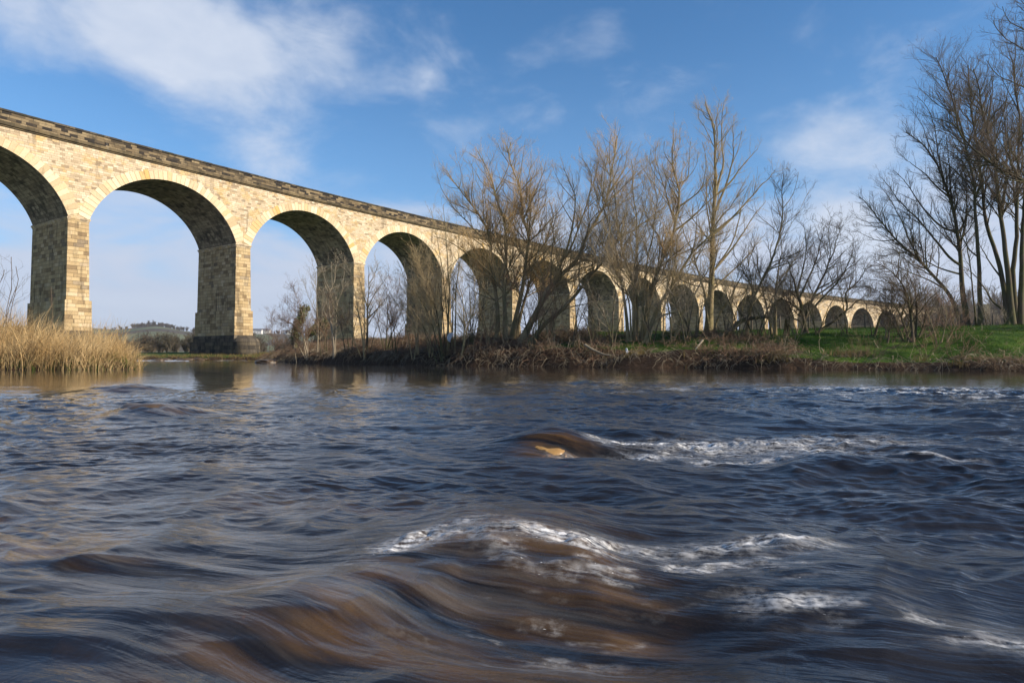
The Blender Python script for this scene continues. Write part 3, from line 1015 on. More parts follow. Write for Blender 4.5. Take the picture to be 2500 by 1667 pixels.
# ------------------------------------------------------------------ trees
def chaikin(P, n=2):
    for _ in range(n):
        Q = [P[0]]
        for a, b in zip(P[:-1], P[1:]):
            Q.append(0.75 * a + 0.25 * b)
            Q.append(0.25 * a + 0.75 * b)
        Q.append(P[-1])
        P = Q
    return P


def resample(P, K):
    P = np.array(P)
    d = np.concatenate([[0], np.cumsum(np.linalg.norm(np.diff(P, axis=0), axis=1))])
    t = np.linspace(0, d[-1], K)
    return np.stack([np.interp(t, d, P[:, i]) for i in range(3)], -1), d[-1]


def sprout(P, Rad, L, per_m, ang, lf, up, K, rr_, rmin, tmin=0.15, lmin=0.25, lmax=9, curl=0.3, minn=1, endbias=1.0, droop=0.0, tt=0.62):
    """children of a set of polylines. P (N,K0,3), Rad (N,K0), L (N,)"""
    cnt = np.maximum(minn, rng.poisson(L * per_m)).astype(int)
    idx = np.repeat(np.arange(len(P)), cnt)
    M = len(idx)
    t = tmin + (1 - tmin) * rng.random(M) ** (1 / endbias)
    K0 = P.shape[1]
    f = t * (K0 - 1)
    i0 = np.minimum(f.astype(int), K0 - 2)
    w_ = (f - i0)[:, None]
    S = P[idx, i0] * (1 - w_) + P[idx, i0 + 1] * w_
    T = P[idx, i0 + 1] - P[idx, i0]
    T /= np.linalg.norm(T, axis=1, keepdims=True) + 1e-9
    r0 = Rad[idx, i0] * (1 - w_[:, 0]) + Rad[idx, i0 + 1] * w_[:, 0]
    rnd = rng.normal(size=(M, 3))
    pr = rnd - (rnd * T).sum(1, keepdims=True) * T
    pr /= np.linalg.norm(pr, axis=1, keepdims=True) + 1e-9
    th = np.radians(ang) * rng.uniform(0.6, 1.35, M)[:, None]
    D = T * np.cos(th) + pr * np.sin(th)
    D[:, 2] += up
    D /= np.linalg.norm(D, axis=1, keepdims=True)
    ln = np.clip(L[idx] * lf * rng.uniform(0.45, 1.25, M) * (1.15 - tt * t), lmin * rng.uniform(0.6, 1.2, M), lmax)
    k = np.linspace(0, 1, K)[None, :, None]
    bend = rng.normal(size=(M, 3)) * curl * 0.5
    bend[:, 2] += curl * 0.5 - droop
    C = S[:, None, :] + D[:, None, :] * (ln[:, None, None] * k) + bend[:, None, :] * (ln[:, None, None] * k * k)
    if K > 3:
        wig = rng.normal(size=(M, K, 3)) * 0.035 * ln[:, None, None]
        wig[:, 0] = 0
        C = C + wig * k
    rb = np.maximum(np.minimum(r0 * rr_, ln * 0.014 + 0.003), rmin)
    Rd = rb[:, None] * (1 - 0.72 * np.linspace(0, 1, K)[None, :])
    Rd = np.maximum(Rd, rmin * 0.6)
    return C, Rd, ln


def make_tree(name, label, cat, group, Y, stems, bark, twig, dens=1.0, r0=0.12, up=0.25, rmin=0.0048, l1=0.34, twig2=None, lean=0.12, curl=0.35, ang=42, l3=1.0, base_drop=0.25, start=0.2):
    """stems: polylines of photograph positions; depth grows and shrinks along each stem"""
    chains = []
    u_, v_ = (stems[0]['p'] if isinstance(stems[0], dict) else stems[0])[0]
    for _ in range(80):
        q_ = at(u_, v_, Y)
        if float(ground(q_[:1], q_[1:2])[0]) > (0.42 if u_ < 2100 else 0.2) or q_[0] < -14 and Y < 32:
            break
        Y += 0.5
    for sidx, st in enumerate(stems):
        rad = r0
        sub = False
        if isinstance(st, dict):
            rad = st.get('r', r0)
            sub = st.get('sub', False)
            pts = st['p']
        else:
            pts = st
        tilt = rng.uniform(-lean, lean)
        W = []
        v0 = pts[0][1]
        y0 = Y + (0 if not sub else rng.uniform(-.3, .3))
        if not sub:
            y0 += rng.uniform(-0.35, 0.35)
        for j, (u, v) in enumerate(pts):
            hgt = (v0 - v) / 1600 * Y
            if sub and j == 0:
                # start on the nearest point of an earlier stem
                q = at(u, v, Y)
                best = None
                for c in chains:
                    dd_ = np.hypot(c[0][:, 0] - q[0] * c[0][:, 1] / Y, (c[0][:, 2] - EYE) - (q[2] - EYE) * c[0][:, 1] / Y)
                    k_ = int(np.argmin(dd_))
                    if best is None or dd_[k_] < best[0]:
                        best = (dd_[k_], c[0][k_], c[1][k_])
                q = best[1].copy()
                y0 = q[1]
                rad = min(rad, best[2] * 0.85)
                W.append(q)
                continue
            W.append(at(u, v, y0 + tilt * hgt))
        if not sub:
            b = W[0]
            b[2] = float(ground(np.array([b[0]]), np.array([b[1]]))[0]) - base_drop
        # slight natural kinks
        Pn, L = resample(chaikin(W, 2), 26)
        kk = rng.normal(size=(26, 3)) * 0.012 * L
        kk = (kk + np.roll(kk, 1, 0) + np.roll(kk, 2, 0)) / 3
        kk[0] = 0
        Pn = Pn + kk * np.linspace(0, 1, 26)[:, None] * 0.7
        tt = np.linspace(0, 1, 26)
        Rn = rad * (1 - 0.86 * tt ** 0.8)
        if not sub:
            Rn = Rn + rad * 0.5 * np.exp(-tt * 14)
        Rn = np.maximum(Rn, 0.012)
        chains.append((Pn, Rn, L))
    b0 = chains[0][0][0]
    root = empty(name, tuple(b0))
    tag(root, label, cat, group)
    P = np.stack([c[0] for c in chains])
    Rd = np.stack([c[1] for c in chains])
    L = np.array([c[2] for c in chains])
    A, RA, LA = sprout(P, Rd, L, 3.2 * dens, ang * 1.15, l1, up * 0.55, 7, 0.55, rmin * 1.6, tmin=start, curl=curl, lmax=3.2, lmin=.85, tt=.92, endbias=1.35)
    V0, F0 = tubes(P, Rd, 8)
    big = RA[:, 0] > 0.017
    parts = [(V0, F0)]
    if big.any():
        parts.append(tubes(A[big], RA[big], 5))
    V0, F0 = join(parts)
    mesh_obj('trunk', V0, F0, bark, root, smooth=True)
    B, RB, LB = sprout(A, RA, LA, 4.8 * min(dens, 1.3), 42, 0.52, up * .7, 5, 0.6, rmin, tmin=0.12, lmin=0.28, curl=curl)
    C, RC_, LC = sprout(B, RB, LB, 7.6 * l3, 44, 0.66, up * 0.5, 4, 0.7, rmin * 0.8, tmin=0.12, lmin=0.16, curl=curl * 0.8)
    prt = [tubes(B, RB, 3)]
    if (~big).any():
        prt.append(tubes(A[~big], RA[~big], 4))
    if twig2 is None:
        prt.append(tubes(C, RC_, 3))
        V1, F1 = join(prt)
        mesh_obj('crown', V1, F1, twig, root)
    else:
        V1, F1 = join(prt)
        cr = mesh_obj('crown', V1, F1, twig, root)
        V2, F2 = tubes(C, RC_, 3)
        me = cr.data
        tp = mesh_obj('young_twigs', V2, F2, twig2, root)
    return root


def S(p, r=0.07):
    return dict(p=p, r=r, sub=True)


GB = 'bare trees along the river bank'
# --- big willows left of the middle
make_tree('willow_tree', 'twin stemmed bare willow, leftmost of the tall orange tipped willows on the bank', 'tree', GB, 40.0, [
    dict(p=[(1214, 824), (1216, 755), (1208, 690), (1204, 640), (1198, 606), (1190, 565), (1176, 541), (1155, 504), (1123, 463), (1108, 440), (1092, 418)], r=.15),
    S([(1192, 575), (1176, 582), (1153, 555), (1123, 524), (1094, 490), (1074, 451), (1068, 428)], .08),
    dict(p=[(1234, 824), (1233, 764), (1229, 701), (1236, 651), (1234, 602), (1234, 575), (1232, 535), (1221, 504), (1210, 469), (1202, 433), (1184, 398), (1164, 367)], r=.15),
    S([(1210, 469), (1225, 443), (1243, 408), (1247, 361)], .06), S([(1229, 701), (1205, 680), (1170, 655), (1130, 610), (1095, 588), (1060, 575)], .09),
    S([(1232, 535), (1250, 525), (1290, 515), (1325, 495)], .05), S([(1216, 740), (1190, 726), (1160, 715), (1140, 690)], .06),
    S([(1155, 504), (1150, 470), (1158, 430), (1150, 400)], .05), S([(1204, 640), (1180, 600), (1150, 580), (1110, 560)], .06),
    S([(1123, 463), (1128, 430), (1120, 395)], .04), S([(1190, 565), (1200, 520), (1190, 480), (1195, 450)], .04)],
    M_BARK, M_TWIG, 1.1, .13, .35, twig2=M_TWIGO)
make_tree('willow_tree', 'tall upright bare willow with forked orange tipped crown, behind the leaning trunks', 'tree', GB, 40.8, [
    dict(p=[(1247, 831), (1260, 775), (1273, 714), (1283, 651), (1286, 593), (1288, 575), (1274, 530), (1270, 473), (1264, 443), (1251, 414), (1243, 371), (1250, 350)], r=.17),
    S([(1270, 473), (1286, 449), (1315, 422), (1325, 388)], .07), S([(1264, 443), (1272, 414), (1280, 361), (1282, 343)], .06),
    S([(1251, 414), (1236, 390), (1220, 365), (1215, 350)], .05),
    S([(1288, 575), (1294, 535), (1296, 484), (1292, 455), (1306, 412)], .08),
    S([(1294, 535), (1320, 515), (1335, 490), (1330, 450), (1340, 430)], .05),
    dict(p=[(1258, 822), (1277, 736), (1301, 677), (1322, 641), (1330, 598), (1342, 560), (1352, 530), (1345, 490)], r=.12),
    S([(1322, 641), (1350, 600), (1375, 575), (1400, 560), (1420, 530)], .05), S([(1301, 677), (1290, 640), (1300, 600)], .04),
    S([(1274, 530), (1255, 500), (1235, 480), (1225, 460)], .04), S([(1330, 598), (1320, 560), (1312, 525), (1320, 490)], .04)],
    M_BARK, M_TWIG, 1.1, .13, .35, twig2=M_TWIGO)
make_tree('willow_tree', 'thick leaning willow whose trunk slants right and divides into three tall limbs', 'tree', GB, 39.0, [
    dict(p=[(1266, 836), (1294, 792), (1318, 745), (1340, 701), (1362, 675), (1398, 649), (1416, 623), (1422, 598), (1449, 548), (1474, 504), (1489, 461), (1499, 379), (1509, 335)], r=.20),
    S([(1362, 675), (1366, 647), (1385, 610), (1400, 541), (1407, 491), (1390, 441), (1375, 410)], .10),
    S([(1385, 640), (1397, 603), (1422, 528), (1439, 479), (1447, 441), (1434, 399), (1412, 379)], .09),
    S([(1439, 479), (1452, 440), (1462, 400), (1458, 360)], .05), S([(1407, 491), (1380, 465), (1362, 440), (1355, 420)], .05),
    S([(1449, 548), (1480, 530), (1514, 500), (1540, 470), (1545, 430)], .06), S([(1489, 461), (1515, 430), (1530, 395), (1530, 370)], .05),
    S([(1400, 541), (1375, 505), (1360, 470)], .04), S([(1474, 504), (1465, 450), (1475, 400), (1480, 365)], .05),
    S([(1422, 528), (1440, 500), (1470, 480), (1480, 440)], .04)],
    M_BARK, M_TWIG, 1.15, .13, .35, twig2=M_TWIGO)
make_tree('willow_tree', 'long low willow limb tree slanting far to the right from the same stool', 'tree', GB, 38.4, [
    dict(p=[(1283, 832), (1331, 788), (1361, 766), (1392, 736), (1416, 710), (1442, 675), (1466, 645), (1490, 608), (1514, 578), (1554, 556), (1599, 528), (1625, 500)], r=.15),
    S([(1466, 645), (1470, 600), (1485, 560), (1510, 530)], .05), S([(1514, 578), (1550, 530), (1576, 489), (1590, 455)], .06),
    S([(1416, 710), (1412, 660), (1420, 610), (1430, 580)], .05), S([(1361, 766), (1395, 748), (1430, 742), (1465, 735)], .05),
    S([(1442, 675), (1480, 665), (1510, 650), (1540, 620)], .04)],
    M_BARK, M_TWIG, 0.9, .13, .3)
# --- right of the middle
make_tree('willow_tree', 'many stemmed willow stool with six thin straight poles fanning from one dark stump', 'tree', GB, 36.0, [
    dict(p=[(1534, 824), (1530, 780), (1521, 720), (1512, 664), (1504, 613), (1489, 553), (1479, 516), (1474, 454), (1475, 400), (1480, 375)], r=.10),
    dict(p=[(1540, 822), (1540, 764), (1529, 710), (1516, 673), (1505, 640), (1480, 600)], r=.07),
    dict(p=[(1549, 820), (1551, 732), (1544, 684), (1529, 641), (1514, 591), (1507, 528), (1499, 466), (1497, 390)], r=.10),
    dict(p=[(1555, 820), (1556, 710), (1556, 623), (1556, 603), (1553, 504), (1544, 441), (1541, 385)], r=.08),
    dict(p=[(1568, 820), (1570, 732), (1577, 667), (1585, 612), (1594, 561), (1604, 504), (1602, 429), (1612, 380)], r=.08),
    dict(p=[(1562, 822), (1545, 770), (1560, 700), (1600, 640), (1590, 590), (1580, 540), (1575, 490)], r=.05),
    S([(1553, 504), (1570, 470), (1575, 430)], .04), S([(1604, 504), (1625, 470), (1630, 420)], .04)],
    M_BARK, M_TWIG, 1.0, .09, .4, twig2=M_TWIGP)
make_tree('willow_tree', 'stout willow curving up right to a rounded orange crown above the viaduct parapet', 'tree', GB, 36.6, [
    dict(p=[(1566, 826), (1581, 749), (1594, 706), (1605, 656), (1624, 623), (1632, 600), (1641, 578), (1648, 553), (1658, 504), (1656, 454), (1638, 404), (1643, 345)], r=.17),
    S([(1648, 560), (1680, 540), (1698, 523), (1738, 484), (1770, 462), (1795, 449)], .09), S([(1658, 504), (1681, 489), (1713, 464), (1723, 429), (1721, 379)], .07),
    S([(1656, 454), (1681, 441), (1683, 379), (1686, 345)], .07), S([(1648, 553), (1638, 516), (1621, 454), (1604, 404), (1599, 360)], .08),
    S([(1621, 454), (1600, 430), (1585, 400), (1588, 365)], .05), S([(1638, 404), (1655, 370), (1662, 338)], .04), S([(1638, 404), (1620, 375), (1622, 345)], .04),
    S([(1681, 441), (1700, 410), (1705, 370)], .04), S([(1713, 464), (1740, 430), (1745, 390)], .04), S([(1605, 656), (1612, 600), (1608, 560), (1620, 520)], .05)],
    M_BARK, M_TWIG, 1.15, .13, .4, twig2=M_TWIGO)
make_tree('willow_tree', 'low willow arching right over the grass gap with a long horizontal bough', 'tree', GB, 35.4, [
    dict(p=[(1572, 824), (1603, 753), (1627, 719), (1653, 678), (1685, 623), (1729, 580), (1775, 540), (1812, 505)], r=.13),
    dict(p=[(1578, 822), (1600, 778), (1631, 764), (1674, 758), (1716, 747), (1740, 735)], r=.08),
    S([(1653, 678), (1680, 692), (1710, 702), (1750, 700)], .06), S([(1685, 623), (1700, 580), (1700, 530), (1712, 490)], .06),
    S([(1627, 719), (1640, 660), (1645, 610)], .05), S([(1729, 580), (1750, 575), (1790, 560), (1815, 545)], .05)],
    M_BARK, M_TWIG, 0.9, .1, .3)
make_tree('willow_tree', 'slim forked sapling between the willow stool and the tallest tree', 'tree', GB, 35.0, [
    dict(p=[(1642, 815), (1672, 743), (1707, 704), (1729, 656), (1760, 600), (1785, 560)], r=.07),
    dict(p=[(1640, 815), (1636, 770), (1628, 735), (1640, 700), (1650, 640), (1652, 590)], r=.05),
    dict(p=[(1618, 828), (1620, 770), (1628, 700), (1640, 620), (1660, 560)], r=.04)],
    M_BARK, M_TWIG, 0.8, .06, .35)
make_tree('poplar_tree', 'tallest narrow bare tree in the middle, rising to a dark spiky top', 'tree', GB, 39.5, [
    dict(p=[(1729, 800), (1734, 741), (1738, 655), (1741, 573), (1745, 483), (1746, 430), (1745, 379), (1738, 305), (1724, 250)], r=.24),
    S([(1745, 470), (1757, 435), (1768, 404), (1762, 340), (1763, 280), (1768, 247)], .09),
    S([(1741, 573), (1786, 535), (1820, 494), (1865, 449), (1893, 414)], .09), S([(1744, 520), (1770, 460), (1788, 400), (1792, 350), (1788, 300)], .09),
    S([(1745, 483), (1779, 452), (1814, 401), (1850, 365)], .08), S([(1738, 655), (1803, 590), (1830, 540), (1870, 490)], .08),
    S([(1741, 600), (1730, 540), (1722, 470), (1726, 400), (1715, 350)], .06), S([(1745, 379), (1752, 330), (1750, 280), (1757, 245)], .05),
    S([(1738, 305), (1722, 290), (1712, 265)], .03), S([(1738, 655), (1780, 610), (1800, 560), (1810, 500), (1835, 440)], .07),
    S([(1736, 700), (1790, 660), (1830, 620), (1870, 570)], .07), S([(1788, 400), (1805, 360), (1810, 320)], .05)],
    M_BARK, M_TWIG, .85, .13, .4, l1=.28, ang=38)
make_tree('alder_tree', 'thin pale stemmed tree leaning left against the tallest tree', 'tree', GB, 38.0, [
    dict(p=[(1735, 815), (1726, 775), (1720, 710), (1698, 641), (1685, 600), (1670, 560), (1655, 520)], r=.10),
    dict(p=[(1740, 815), (1752, 770), (1783, 730), (1800, 690), (1831, 640), (1842, 590)], r=.08),
    S([(1698, 641), (1715, 600), (1712, 550)], .05)],
    M_BARK, M_TWIGP, 0.9, .08, .4)
make_tree('willow_tree', 'open bare tree with curving stem right of the tallest tree', 'tree', GB, 37.0, [
    dict(p=[(1822, 812), (1827, 772), (1838, 731), (1869, 666), (1888, 625), (1903, 587), (1910, 518), (1910, 449), (1915, 425)], r=.11),
    dict(p=[(1893, 815), (1893, 770), (1896, 690), (1907, 621), (1905, 570)], r=.10),
    dict(p=[(1886, 812), (1870, 740), (1858, 690), (1850, 640), (1846, 600)], r=.08),
    S([(1903, 587), (1930, 550), (1955, 510), (1975, 465)], .06), S([(1910, 518), (1935, 480), (1945, 445), (1950, 420)], .05),
    S([(1896, 690), (1930, 650), (1955, 610), (1970, 560)], .07), S([(1838, 731), (1835, 680), (1825, 640), (1828, 600)], .05),
    S([(1910, 518), (1895, 480), (1890, 440)], .04), S([(1869, 666), (1900, 650), (1945, 635), (1985, 600)], .05)],
    M_BARK, M_TWIGD, 1.15, .1, .35, lean=.2)
make_tree('thorn_bush_tree', 'spreading low round headed thorn tree on the grass with one bough reaching right', 'tree', GB, 34.0, [
    dict(p=[(1972, 842), (1965, 800), (1958, 760), (1948, 717), (1935, 680), (1925, 640)], r=.15),
    dict(p=[(1974, 842), (2010, 800), (2044, 779), (2072, 759), (2061, 724), (2075, 705), (2096, 690), (2112, 655)], r=.10),
    S([(1962, 780), (1986, 724), (2020, 655), (2044, 587), (2052, 550)], .09), S([(1952, 730), (1993, 638), (2005, 590), (2010, 552)], .08),
    S([(1962, 780), (2000, 735), (2045, 690), (2075, 640), (2085, 600)], .08), S([(1948, 717), (1965, 640), (1970, 590), (1960, 545)], .07),
    S([(1958, 760), (1930, 740), (1900, 725), (1870, 715)], .05), S([(1986, 724), (2020, 705), (2060, 670), (2095, 625)], .06),
    S([(1965, 790), (1935, 775), (1905, 770), (1880, 765)], .05), S([(2020, 655), (2030, 610), (2020, 570), (2030, 530)], .05), S([(2072, 759), (2090, 735), (2120, 720)], .03)],
    M_BARKD, M_TWIGD, 1.9, .1, .2, lean=.3, l1=.42)
# --- left thicket
make_tree('shrub_willow', 'dense fan of fine brown twigs in front of the fourth arch', 'shrub', 'bare shrubs on the bank', 38.5, [
    dict(p=[(1085, 838), (1067, 764), (1054, 699), (1028, 656), (1006, 619)], r=.06), dict(p=[(1080, 838), (1050, 770), (1015, 715), (990, 680)], r=.05),
    dict(p=[(1088, 838), (1080, 750), (1070, 690), (1055, 640), (1035, 600)], r=.05), dict(p=[(1075, 838), (1030, 785), (1000, 760), (975, 740)], r=.04),
    dict(p=[(1082, 838), (1060, 740), (1035, 690), (1020, 640), (1015, 600)], r=.04), dict(p=[(1070, 838), (1035, 800), (1010, 750), (1005, 700)], r=.04)],
    M_BARKD, M_TWIG, 1.3, .05, .25, l1=.36, ang=32)
make_tree('sapling', 'cluster of straight thin poles just left of the first tall willow', 'tree', GB, 39.5, [
    dict(p=[(1093, 825), (1095, 760), (1097, 706), (1093, 623), (1086, 560), (1083, 500)], r=.08), dict(p=[(1110, 825), (1114, 701), (1119, 645), (1121, 602), (1118, 550)], r=.06),
    dict(p=[(1103, 825), (1106, 740), (1110, 680), (1102, 610)], r=.05), dict(p=[(1099, 825), (1088, 730), (1078, 640), (1065, 570), (1050, 510)], r=.05)],
    M_BARK, M_TWIG, 0.9, .06, .4, l1=.22)
make_tree('sapling', 'forked sapling framed in the gap under the fifth arch', 'tree', GB, 38.0, [
    dict(p=[(1125, 852), (1136, 808), (1130, 743), (1122, 700), (1118, 670)], r=.06), dict(p=[(1127, 850), (1140, 800), (1160, 753), (1160, 710), (1158, 665)], r=.06),
    dict(p=[(1170, 850), (1176, 800), (1185, 750), (1190, 700)], r=.04)],
    M_BARK, M_TWIG, 1.0, .06, .3)
make_tree('alder_tree', 'bare round headed tree standing between the third and fourth piers', 'tree', GB, 47.0, [
    dict(p=[(895, 848), (897, 800), (897, 753), (901, 698), (899, 650)], r=.10), S([(897, 753), (915, 715), (935, 690), (950, 668)], .05),
    S([(897, 780), (925, 750), (945, 725), (960, 700)], .05), S([(901, 698), (915, 670), (922, 645)], .04), S([(897, 753), (885, 715), (878, 680)], .04),
    dict(p=[(903, 848), (915, 810), (925, 780), (928, 745)], r=.04)],
    M_BARKD, M_TWIG, 1.1, .08, .25, l1=.36)
make_tree('alder_tree', 'small bare tree leaning left against the sunlit side of the third pier', 'tree', GB, 45.0, [
    dict(p=[(891, 855), (883, 804), (873, 759), (865, 702), (855, 661)], r=.07), dict(p=[(889, 855), (890, 790), (891, 743), (880, 700), (884, 665)], r=.05),
    dict(p=[(885, 855), (858, 815), (845, 790), (835, 765)], r=.04)],
    M_BARK, M_TWIGP, 1.0, .06, .25, l1=.34)
make_tree('shrub_willow', 'low twiggy round bush left of the fourth pier', 'shrub', 'bare shrubs on the bank', 46.0, [
    dict(p=[(942, 850), (945, 800), (946, 763), (944, 722), (940, 700)], r=.06), dict(p=[(942, 850), (965, 790), (985, 750), (995, 715)], r=.05),
    dict(p=[(940, 850), (925, 800), (920, 760), (928, 730)], r=.04), dict(p=[(944, 850), (975, 810), (1000, 790), (1010, 760)], r=.04), dict(p=[(948, 850), (960, 770), (970, 720), (975, 690)], r=.04)],
    M_BARKD, M_TWIGR, 1.3, .06, .2, l1=.36)
make_tree('alder_tree', 'pale crooked stemmed tree in front of the shaded face of the third pier', 'tree', GB, 43.0, [
    dict(p=[(816, 878), (814, 824), (808, 790), (804, 755), (800, 732), (806, 712), (815, 690), (822, 650), (826, 632)], r=.09),
    dict(p=[(818, 870), (820, 780), (823, 735), (835, 712), (838, 670), (842, 638)], r=.06),
    S([(808, 790), (795, 770), (785, 745), (790, 700)], .04), S([(806, 712), (795, 690), (788, 660), (785, 645)], .04), S([(820, 700), (810, 670), (808, 640)], .03)],
    M_TWIGP, M_TWIGP, 0.9, .07, .25, l1=.3)
make_tree('alder_tree', 'pale straight thin tree along the left edge of the third pier', 'tree', GB, 44.0, [
    dict(p=[(775, 842), (777, 794), (773, 759), (773, 702), (771, 667), (760, 645)], r=.06), S([(774, 780), (760, 740), (745, 700), (738, 680)], .04),
    S([(773, 720), (760, 690), (755, 655)], .03), dict(p=[(779, 842), (784, 790), (790, 740), (795, 700)], r=.03)],
    M_TWIGP, M_TWIGP, 1.0, .05, .25, l1=.34)
make_tree('thorn_bush_tree', 'low reddish twiggy thorn leaning left at the end of the thicket', 'shrub', 'bare shrubs on the bank', 45.0, [
    dict(p=[(753, 850), (740, 815), (722, 795), (700, 785), (680, 778)], r=.06), dict(p=[(750, 850), (735, 800), (715, 765), (697, 735)], r=.05),
    dict(p=[(752, 850), (750, 800), (735, 760), (725, 725), (715, 700)], r=.04), dict(p=[(748, 850), (715, 820), (690, 790), (668, 785)], r=.04),
    dict(p=[(725, 850), (715, 810), (700, 790), (690, 760)], r=.03)],
    M_TWIGP, M_TWIGR, 1.4, .05, .1, l1=.4)
make_tree('shrub_willow', 'thin bare shrub at the far left tip of the thicket beside the pier plinth', 'shrub', 'bare shrubs on the bank', 50.0, [
    dict(p=[(664, 850), (665, 815), (663, 784), (665, 760)], r=.035), dict(p=[(666, 850), (680, 810), (690, 780)], r=.03), dict(p=[(662, 850), (655, 820), (650, 800)], r=.03)],
    M_BARKD, M_TWIGR, 1.2, .03, .2, l1=.4)
# --- tall trees on the right
make_tree('ash_tree', 'dark tree at the right whose lowest bough sweeps far to the left', 'tree', 'tall dark trees at the right', 46.0, [
    dict(p=[(2356, 808), (2330, 738), (2306, 699), (2246, 639), (2189, 591), (2150, 540), (2120, 495), (2100, 480)], r=.17),
    S([(2246, 639), (2219, 588), (2198, 528), (2171, 486), (2150, 450)], .09), S([(2306, 699), (2264, 681), (2220, 665), (2170, 640), (2130, 635)], .07),
    S([(2189, 591), (2150, 590), (2110, 575), (2085, 560)], .05), S([(2270, 660), (2258, 610), (2262, 560), (2250, 520)], .06), S([(2150, 540), (2120, 545), (2090, 530)], .04)],
    M_BARKD, M_TWIGD, 1.0, .13, .25, lean=.15, start=.3, l3=.8)
make_tree('ash_tree', 'dark tree at the right with many boughs raking up left above the lowest bough', 'tree', 'tall dark trees at the right', 47.0, [
    dict(p=[(2363, 808), (2358, 760), (2348, 696), (2345, 618), (2336, 564), (2324, 489), (2302, 440), (2283, 395), (2255, 355), (2213, 325)], r=.21),
    S([(2347, 650), (2320, 632), (2294, 600), (2246, 540), (2204, 501), (2150, 430)], .10), S([(2336, 564), (2305, 560), (2276, 535), (2240, 490), (2205, 440), (2180, 415)], .10),
    S([(2324, 489), (2290, 460), (2255, 420), (2215, 395), (2190, 370)], .09), S([(2302, 440), (2290, 380), (2285, 320), (2270, 270), (2240, 235)], .08),
    S([(2347, 680), (2310, 660), (2280, 650), (2230, 610), (2200, 600)], .08), S([(2345, 600), (2360, 540), (2362, 480), (2355, 420), (2345, 370)], .08),
    S([(2283, 395), (2262, 340), (2250, 300), (2225, 270)], .06), S([(2330, 520), (2318, 450), (2320, 400), (2310, 340), (2300, 290)], .07)],
    M_BARKD, M_TWIGD, .95, .15, .35, l1=.32, start=.35, l3=.8)
make_tree('ash_tree', 'slender dark trunk tree third from the left at the right, forked near its top', 'tree', 'tall dark trees at the right', 46.5, [
    dict(p=[(2393, 810), (2394, 760), (2393, 720), (2387, 600), (2379, 480), (2372, 414), (2352, 330), (2331, 277), (2325, 223), (2312, 204), (2290, 159), (2282, 136)], r=.17),
    dict(p=[(2384, 810), (2378, 740), (2370, 680), (2362, 600), (2350, 540), (2338, 500)], r=.08), S([(2325, 223), (2335, 185), (2333, 150)], .05),
    S([(2390, 640), (2365, 610), (2345, 570), (2320, 530)], .06), S([(2379, 480), (2400, 430), (2408, 370), (2402, 300), (2390, 240)], .08),
    S([(2331, 277), (2300, 265), (2270, 240), (2245, 215)], .05), S([(2352, 330), (2320, 300), (2290, 290), (2250, 280)], .05), S([(2312, 204), (2285, 190), (2262, 175)], .04),
    S([(2376, 450), (2355, 400), (2335, 380), (2290, 350)], .06)],
    M_BARKD, M_TWIGD, .85, .13, .35, start=.4, l3=.7)
make_tree('ash_tree', 'massive clump of four dark trunks at the right edge', 'tree', 'tall dark trees at the right', 45.5, [
    dict(p=[(2462, 812), (2458, 760), (2450, 705), (2435, 630), (2414, 555), (2396, 465), (2388, 400), (2372, 300), (2366, 210), (2375, 160)], r=.19),
    dict(p=[(2474, 812), (2466, 740), (2459, 660), (2444, 540), (2432, 450), (2427, 383), (2404, 312), (2392, 223), (2380, 170)], r=.22),
    dict(p=[(2480, 812), (2477, 740), (2474, 660), (2486, 510), (2487, 415), (2490, 287), (2484, 191), (2470, 140)], r=.20),
    dict(p=[(2492, 812), (2492, 740), (2495, 660), (2500, 510), (2508, 350), (2515, 220)], r=.22),
    S([(2452, 765), (2420, 735), (2402, 699), (2375, 665), (2350, 650)], .09), S([(2445, 670), (2415, 640), (2395, 600), (2375, 570)], .07),
    S([(2444, 540), (2455, 450), (2460, 380), (2455, 300), (2440, 240)], .10), S([(2432, 450), (2410, 400), (2390, 360), (2350, 330), (2325, 310)], .08),
    S([(2486, 510), (2470, 420), (2465, 340), (2475, 260)], .08), S([(2404, 312), (2420, 250), (2425, 200), (2420, 160)], .07), S([(2490, 287), (2465, 230), (2445, 190), (2430, 160)], .07)],
    M_BARKD, M_TWIGD, .8, .15, .4, start=.38, l3=.6)
make_tree('ash_tree', 'nearer tree outside the right edge sending one thick mossy limb across the sky', 'tree', 'tall dark trees at the right', 30.0, [
    dict(p=[(2760, 838), (2745, 700), (2735, 560), (2720, 420), (2690, 280), (2640, 180), (2600, 90), (2590, 0)], r=.34),
    S([(2732, 540), (2620, 490), (2500, 446), (2427, 405), (2366, 354), (2337, 312), (2329, 271), (2325, 225)], .12),
    S([(2690, 280), (2580, 170), (2500, 124), (2455, 96), (2427, 64), (2425, 48)], .08), S([(2640, 180), (2560, 110), (2500, 73), (2462, 51), (2449, 16)], .07),
    S([(2710, 380), (2600, 290), (2500, 210), (2440, 190), (2405, 150)], .08), S([(2427, 405), (2395, 400), (2370, 420)], .04), S([(2640, 180), (2560, 60), (2500, 10), (2470, -30)], .07),
    S([(2500, 446), (2470, 400), (2450, 350), (2448, 300)], .05)],
    M_BARKD, M_TWIGD, 1.0, .2, .35, lean=.08, start=.3)
